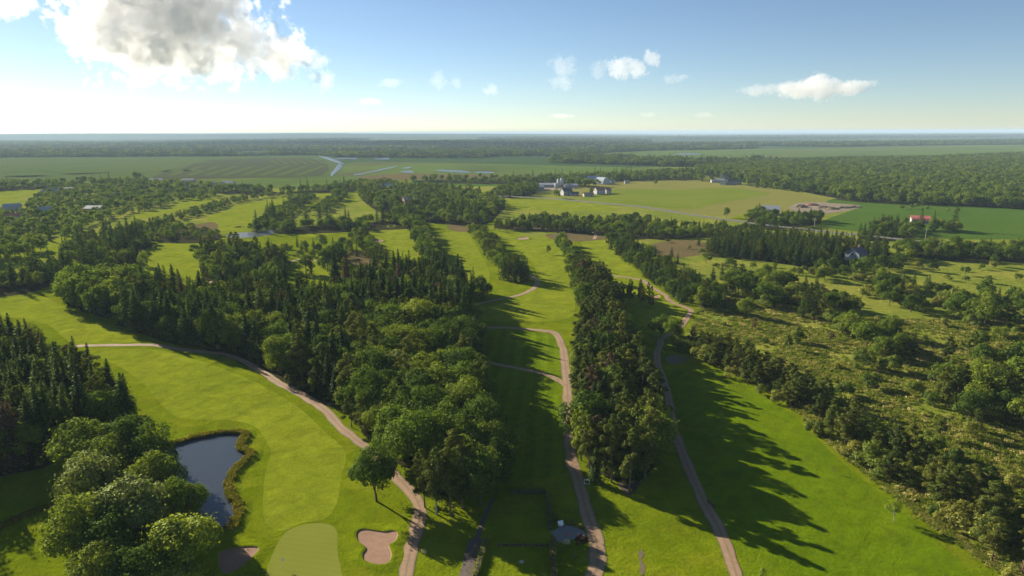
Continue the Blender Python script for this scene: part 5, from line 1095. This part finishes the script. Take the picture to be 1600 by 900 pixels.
# stone on the lawn
b = at(815, 879); rg = np.random.default_rng(8); d = rand_dirs(rg, 40)
import bmesh
bm = bmesh.new()
for q in d: bm.verts.new((q[0] * .5, q[1] * .38, max(-.1, q[2] * .34)))
bmesh.ops.convex_hull(bm, input=bm.verts); me = bpy.data.meshes.new('boulder'); bm.to_mesh(me); bm.free(); me.materials.append(plain('granite', (.33, .32, .31), .9, .25, 5))
tag(obj('boulder', me, None, (b[0], b[1], .1)), 'pale boulder on the shaded lawn at the bottom', 'stone')
# flag on the green
b = at(441, 886); e = empty('golf_flag', (b[0], b[1], 0)); tag(e, 'small white golf flag standing on the near putting green', 'flag')
MB().tube([(0, 0, -.05), (0, 0, 1.6)], [.02, .015], 6).build('pole', MAT['steel'], e)
fv = []; ff = []
for i in range(6):
    for s in (0, 1): fv.append((.5 * i / 5, .06 * math.sin(i * 1.3), 1.57 - .42 * s * (1 - .12 * i / 5)))
for i in range(5): ff.append((2 * i, 2 * i + 2, 2 * i + 3, 2 * i + 1))
fm = mesh_from('flag_cloth', fv, ff, (MAT['steel'],), True); obj('flag_cloth', fm, e)
# ------------------------------------------------------------------ clouds
def cloud(name, lab, blobs, dist, dens, nscale, namp, voxels, seed, rz_scale=.5):
    """blobs: pixel x, y, half-width and half-height in pixels"""
    k = dist / FOC; B = []
    for (px, py, rx, ry) in blobs:
        d = (px - 800.0) * R1 + (450.0 - py) * U1 + FOC * FW
        c = np.array([0, 0, CAM_H]) + d / d[1] * dist
        B.append((c, (rx * k, rx * k * rz_scale, ry * k)))
    lo = np.min([c - np.array(r) * 1.35 for c, r in B], 0); hi = np.max([c + np.array(r) * 1.35 for c, r in B], 0)
    lo[2] = max(lo[2], 140)
    ng = bpy.data.node_groups.new(name, 'GeometryNodeTree')
    ng.interface.new_socket('Geometry', in_out='INPUT', socket_type='NodeSocketGeometry'); ng.interface.new_socket('Geometry', in_out='OUTPUT', socket_type='NodeSocketGeometry')
    N = ng.nodes; L = ng.links; go = N.new('NodeGroupOutput'); vc = N.new('GeometryNodeVolumeCube'); pos = N.new('GeometryNodeInputPosition').outputs[0]
    def ma(op, a, b=None, clamp=False):
        m = N.new('ShaderNodeMath'); m.operation = op; m.use_clamp = clamp
        for s, x in zip(m.inputs, (a, b)):
            if x is None: continue
            if isinstance(x, (int, float)): s.default_value = x
            else: L.new(x, s)
        return m.outputs[0]
    def vm(op, a, b):
        m = N.new('ShaderNodeVectorMath'); m.operation = op
        for s, x in zip(m.inputs, (a, b)):
            if x is None: continue
            if isinstance(x, tuple): s.default_value = x
            else: L.new(x, s)
        return m
    field = None
    for c, r in B:
        q = vm('DIVIDE', vm('SUBTRACT', pos, tuple(map(float, c))).outputs[0], tuple(map(float, r))).outputs[0]
        g = ma('SUBTRACT', 1.0, vm('LENGTH', q, None).outputs['Value'])
        field = g if field is None else ma('SMOOTH_MAX', field, g)
        if field is not g: field.node.inputs[2].default_value = .25
    def nz(sc, off, det, ro):
        n = N.new('ShaderNodeTexNoise'); n.inputs['Scale'].default_value = sc; n.inputs['Detail'].default_value = det; n.inputs['Roughness'].default_value = ro
        L.new(vm('ADD', pos, (off, off * .7, off * 1.3)).outputs[0], n.inputs['Vector'])
        return ma('SUBTRACT', n.outputs[0], .5)
    f2 = ma('ADD', ma('ADD', field, -.12), ma('ADD', ma('MULTIPLY', nz(nscale, seed * 1000.0, 9, .68), namp * 1.5), ma('MULTIPLY', nz(nscale * 4.5, seed * 1700.0, 6, .7), namp * .9)))
    den_ = ma('MULTIPLY', ma('MULTIPLY', f2, 6.0, True), dens)
    L.new(den_, vc.inputs['Density'])
    vc.inputs['Min'].default_value = tuple(map(float, lo)); vc.inputs['Max'].default_value = tuple(map(float, hi))
    sz = hi - lo; vx = max(sz) / voxels
    for nm, s in zip(('Resolution X', 'Resolution Y', 'Resolution Z'), sz): vc.inputs[nm].default_value = max(8, int(s / vx))
    sm = N.new('GeometryNodeSetMaterial'); sm.inputs['Material'].default_value = CLOUD_M
    L.new(vc.outputs[0], sm.inputs[0]); L.new(sm.outputs[0], go.inputs[0])
    vd = bpy.data.volumes.new(name); vd.materials.append(CLOUD_M); o = obj(name, vd); md = o.modifiers.new('cloud', 'NODES'); md.node_group = ng
    tag(o, lab, 'cloud'); return o
CLOUD_M = bpy.data.materials.new('cloud_vapour'); CLOUD_M.use_nodes = True
nt = CLOUD_M.node_tree; nt.nodes.remove(nt.nodes['Principled BSDF'])
pv = nt.nodes.new('ShaderNodeVolumePrincipled'); pv.inputs['Color'].default_value = (.995, .995, .995, 1); pv.inputs['Density'].default_value = 1.0; pv.inputs['Anisotropy'].default_value = .3
nt.links.new(pv.outputs[0], nt.nodes['Material Output'].inputs['Volume'])
cloud('cumulus_cloud', 'large bright-edged grey-bellied cumulus cloud at the upper left', [(150, 35, 60, 48), (205, 62, 70, 52), (285, 40, 95, 70), (300, 85, 85, 34), (375, 60, 70, 55), (430, 82, 48, 34), (255, -5, 120, 50), (360, 5, 60, 45), (465, 84, 26, 20)], 6200, .0085, .0021, 2.6, 300, 1)
cloud('cumulus_cloud', 'ragged wisp hanging from the right end of the large cloud', [(490, 95, 22, 18), (503, 122, 20, 20)], 6200, .004, .012, 2.29, 78, 2)
cloud('cumulus_cloud', 'white cloud cut by the top left corner', [(8, 6, 42, 20), (-20, 0, 50, 26)], 6200, .006, .010, 1.76, 91, 3)
cloud('cumulus_cloud', 'faint ragged cloud left of the small bright cloud right of centre', [(882, 105, 22, 16), (880, 128, 20, 10), (935, 108, 14, 14)], 7000, .0022, .010, 2.56, 78, 4)
cloud('cumulus_cloud', 'small bright cloud high right of centre', [(970, 107, 24, 18), (992, 108, 22, 14), (1018, 92, 16, 13)], 7000, .006, .010, 1.76, 91, 5)
cloud('cumulus_cloud', 'tiny puff right of the small bright cloud', [(1050, 123, 16, 7), (1066, 120, 12, 4)], 7000, .003, .012, 2.03, 65, 6)
cloud('cumulus_cloud', 'flat-based cloud at the right over the horizon', [(1280, 136, 42, 19), (1250, 141, 40, 13), (1325, 137, 36, 11), (1345, 132, 24, 8)], 8000, .006, .0065, 1.62, 143, 7)
cloud('cumulus_cloud', 'low pale cloud left of the flat-based cloud', [(1185, 142, 28, 10), (1205, 138, 20, 8)], 8000, .003, .010, 1.89, 78, 8)
cloud('cumulus_cloud', 'tiny ragged puff left of centre', [(685, 125, 13, 12), (716, 128, 9, 9)], 8000, .0022, .012, 2.43, 65, 9)
cloud('cumulus_cloud', 'tiny puff nearest the picture centre', [(768, 141, 13, 9)], 8000, .003, .012, 2.16, 52, 10)
cloud('cumulus_cloud', 'thin streak of cloud below the large cloud', [(575, 159, 26, 5), (610, 130, 18, 7)], 8000, .0018, .010, 2.43, 78, 11)
cloud('cumulus_cloud', 'small flat cloud low over the horizon at the centre', [(882, 181, 20, 4)], 9000, .003, .004, 1.76, 65, 12)
cloud('cumulus_cloud', 'small faint clouds low over the horizon right of centre', [(1012, 179, 14, 4), (1103, 180, 18, 5)], 9000, .002, .004, 1.89, 78, 13)
# ------------------------------------------------------------------ haze
hz = MB().box((0, 38500, 45), (162000, 85000, 92)).mesh('haze', bpy.data.materials.new('haze_air'))
hm = hz.materials[0]; hm.use_nodes = True; nt = hm.node_tree; nt.nodes.remove(nt.nodes['Principled BSDF'])
pv = nt.nodes.new('ShaderNodeVolumePrincipled'); pv.inputs['Color'].default_value = (.60, .79, 1.0, 1); pv.inputs['Density'].default_value = HAZE; pv.inputs['Anisotropy'].default_value = 0.0
nt.links.new(pv.outputs[0], nt.nodes['Material Output'].inputs['Volume'])
tag(obj('haze', hz), 'pale blue haze lying over the whole plain', 'haze', kind='stuff')
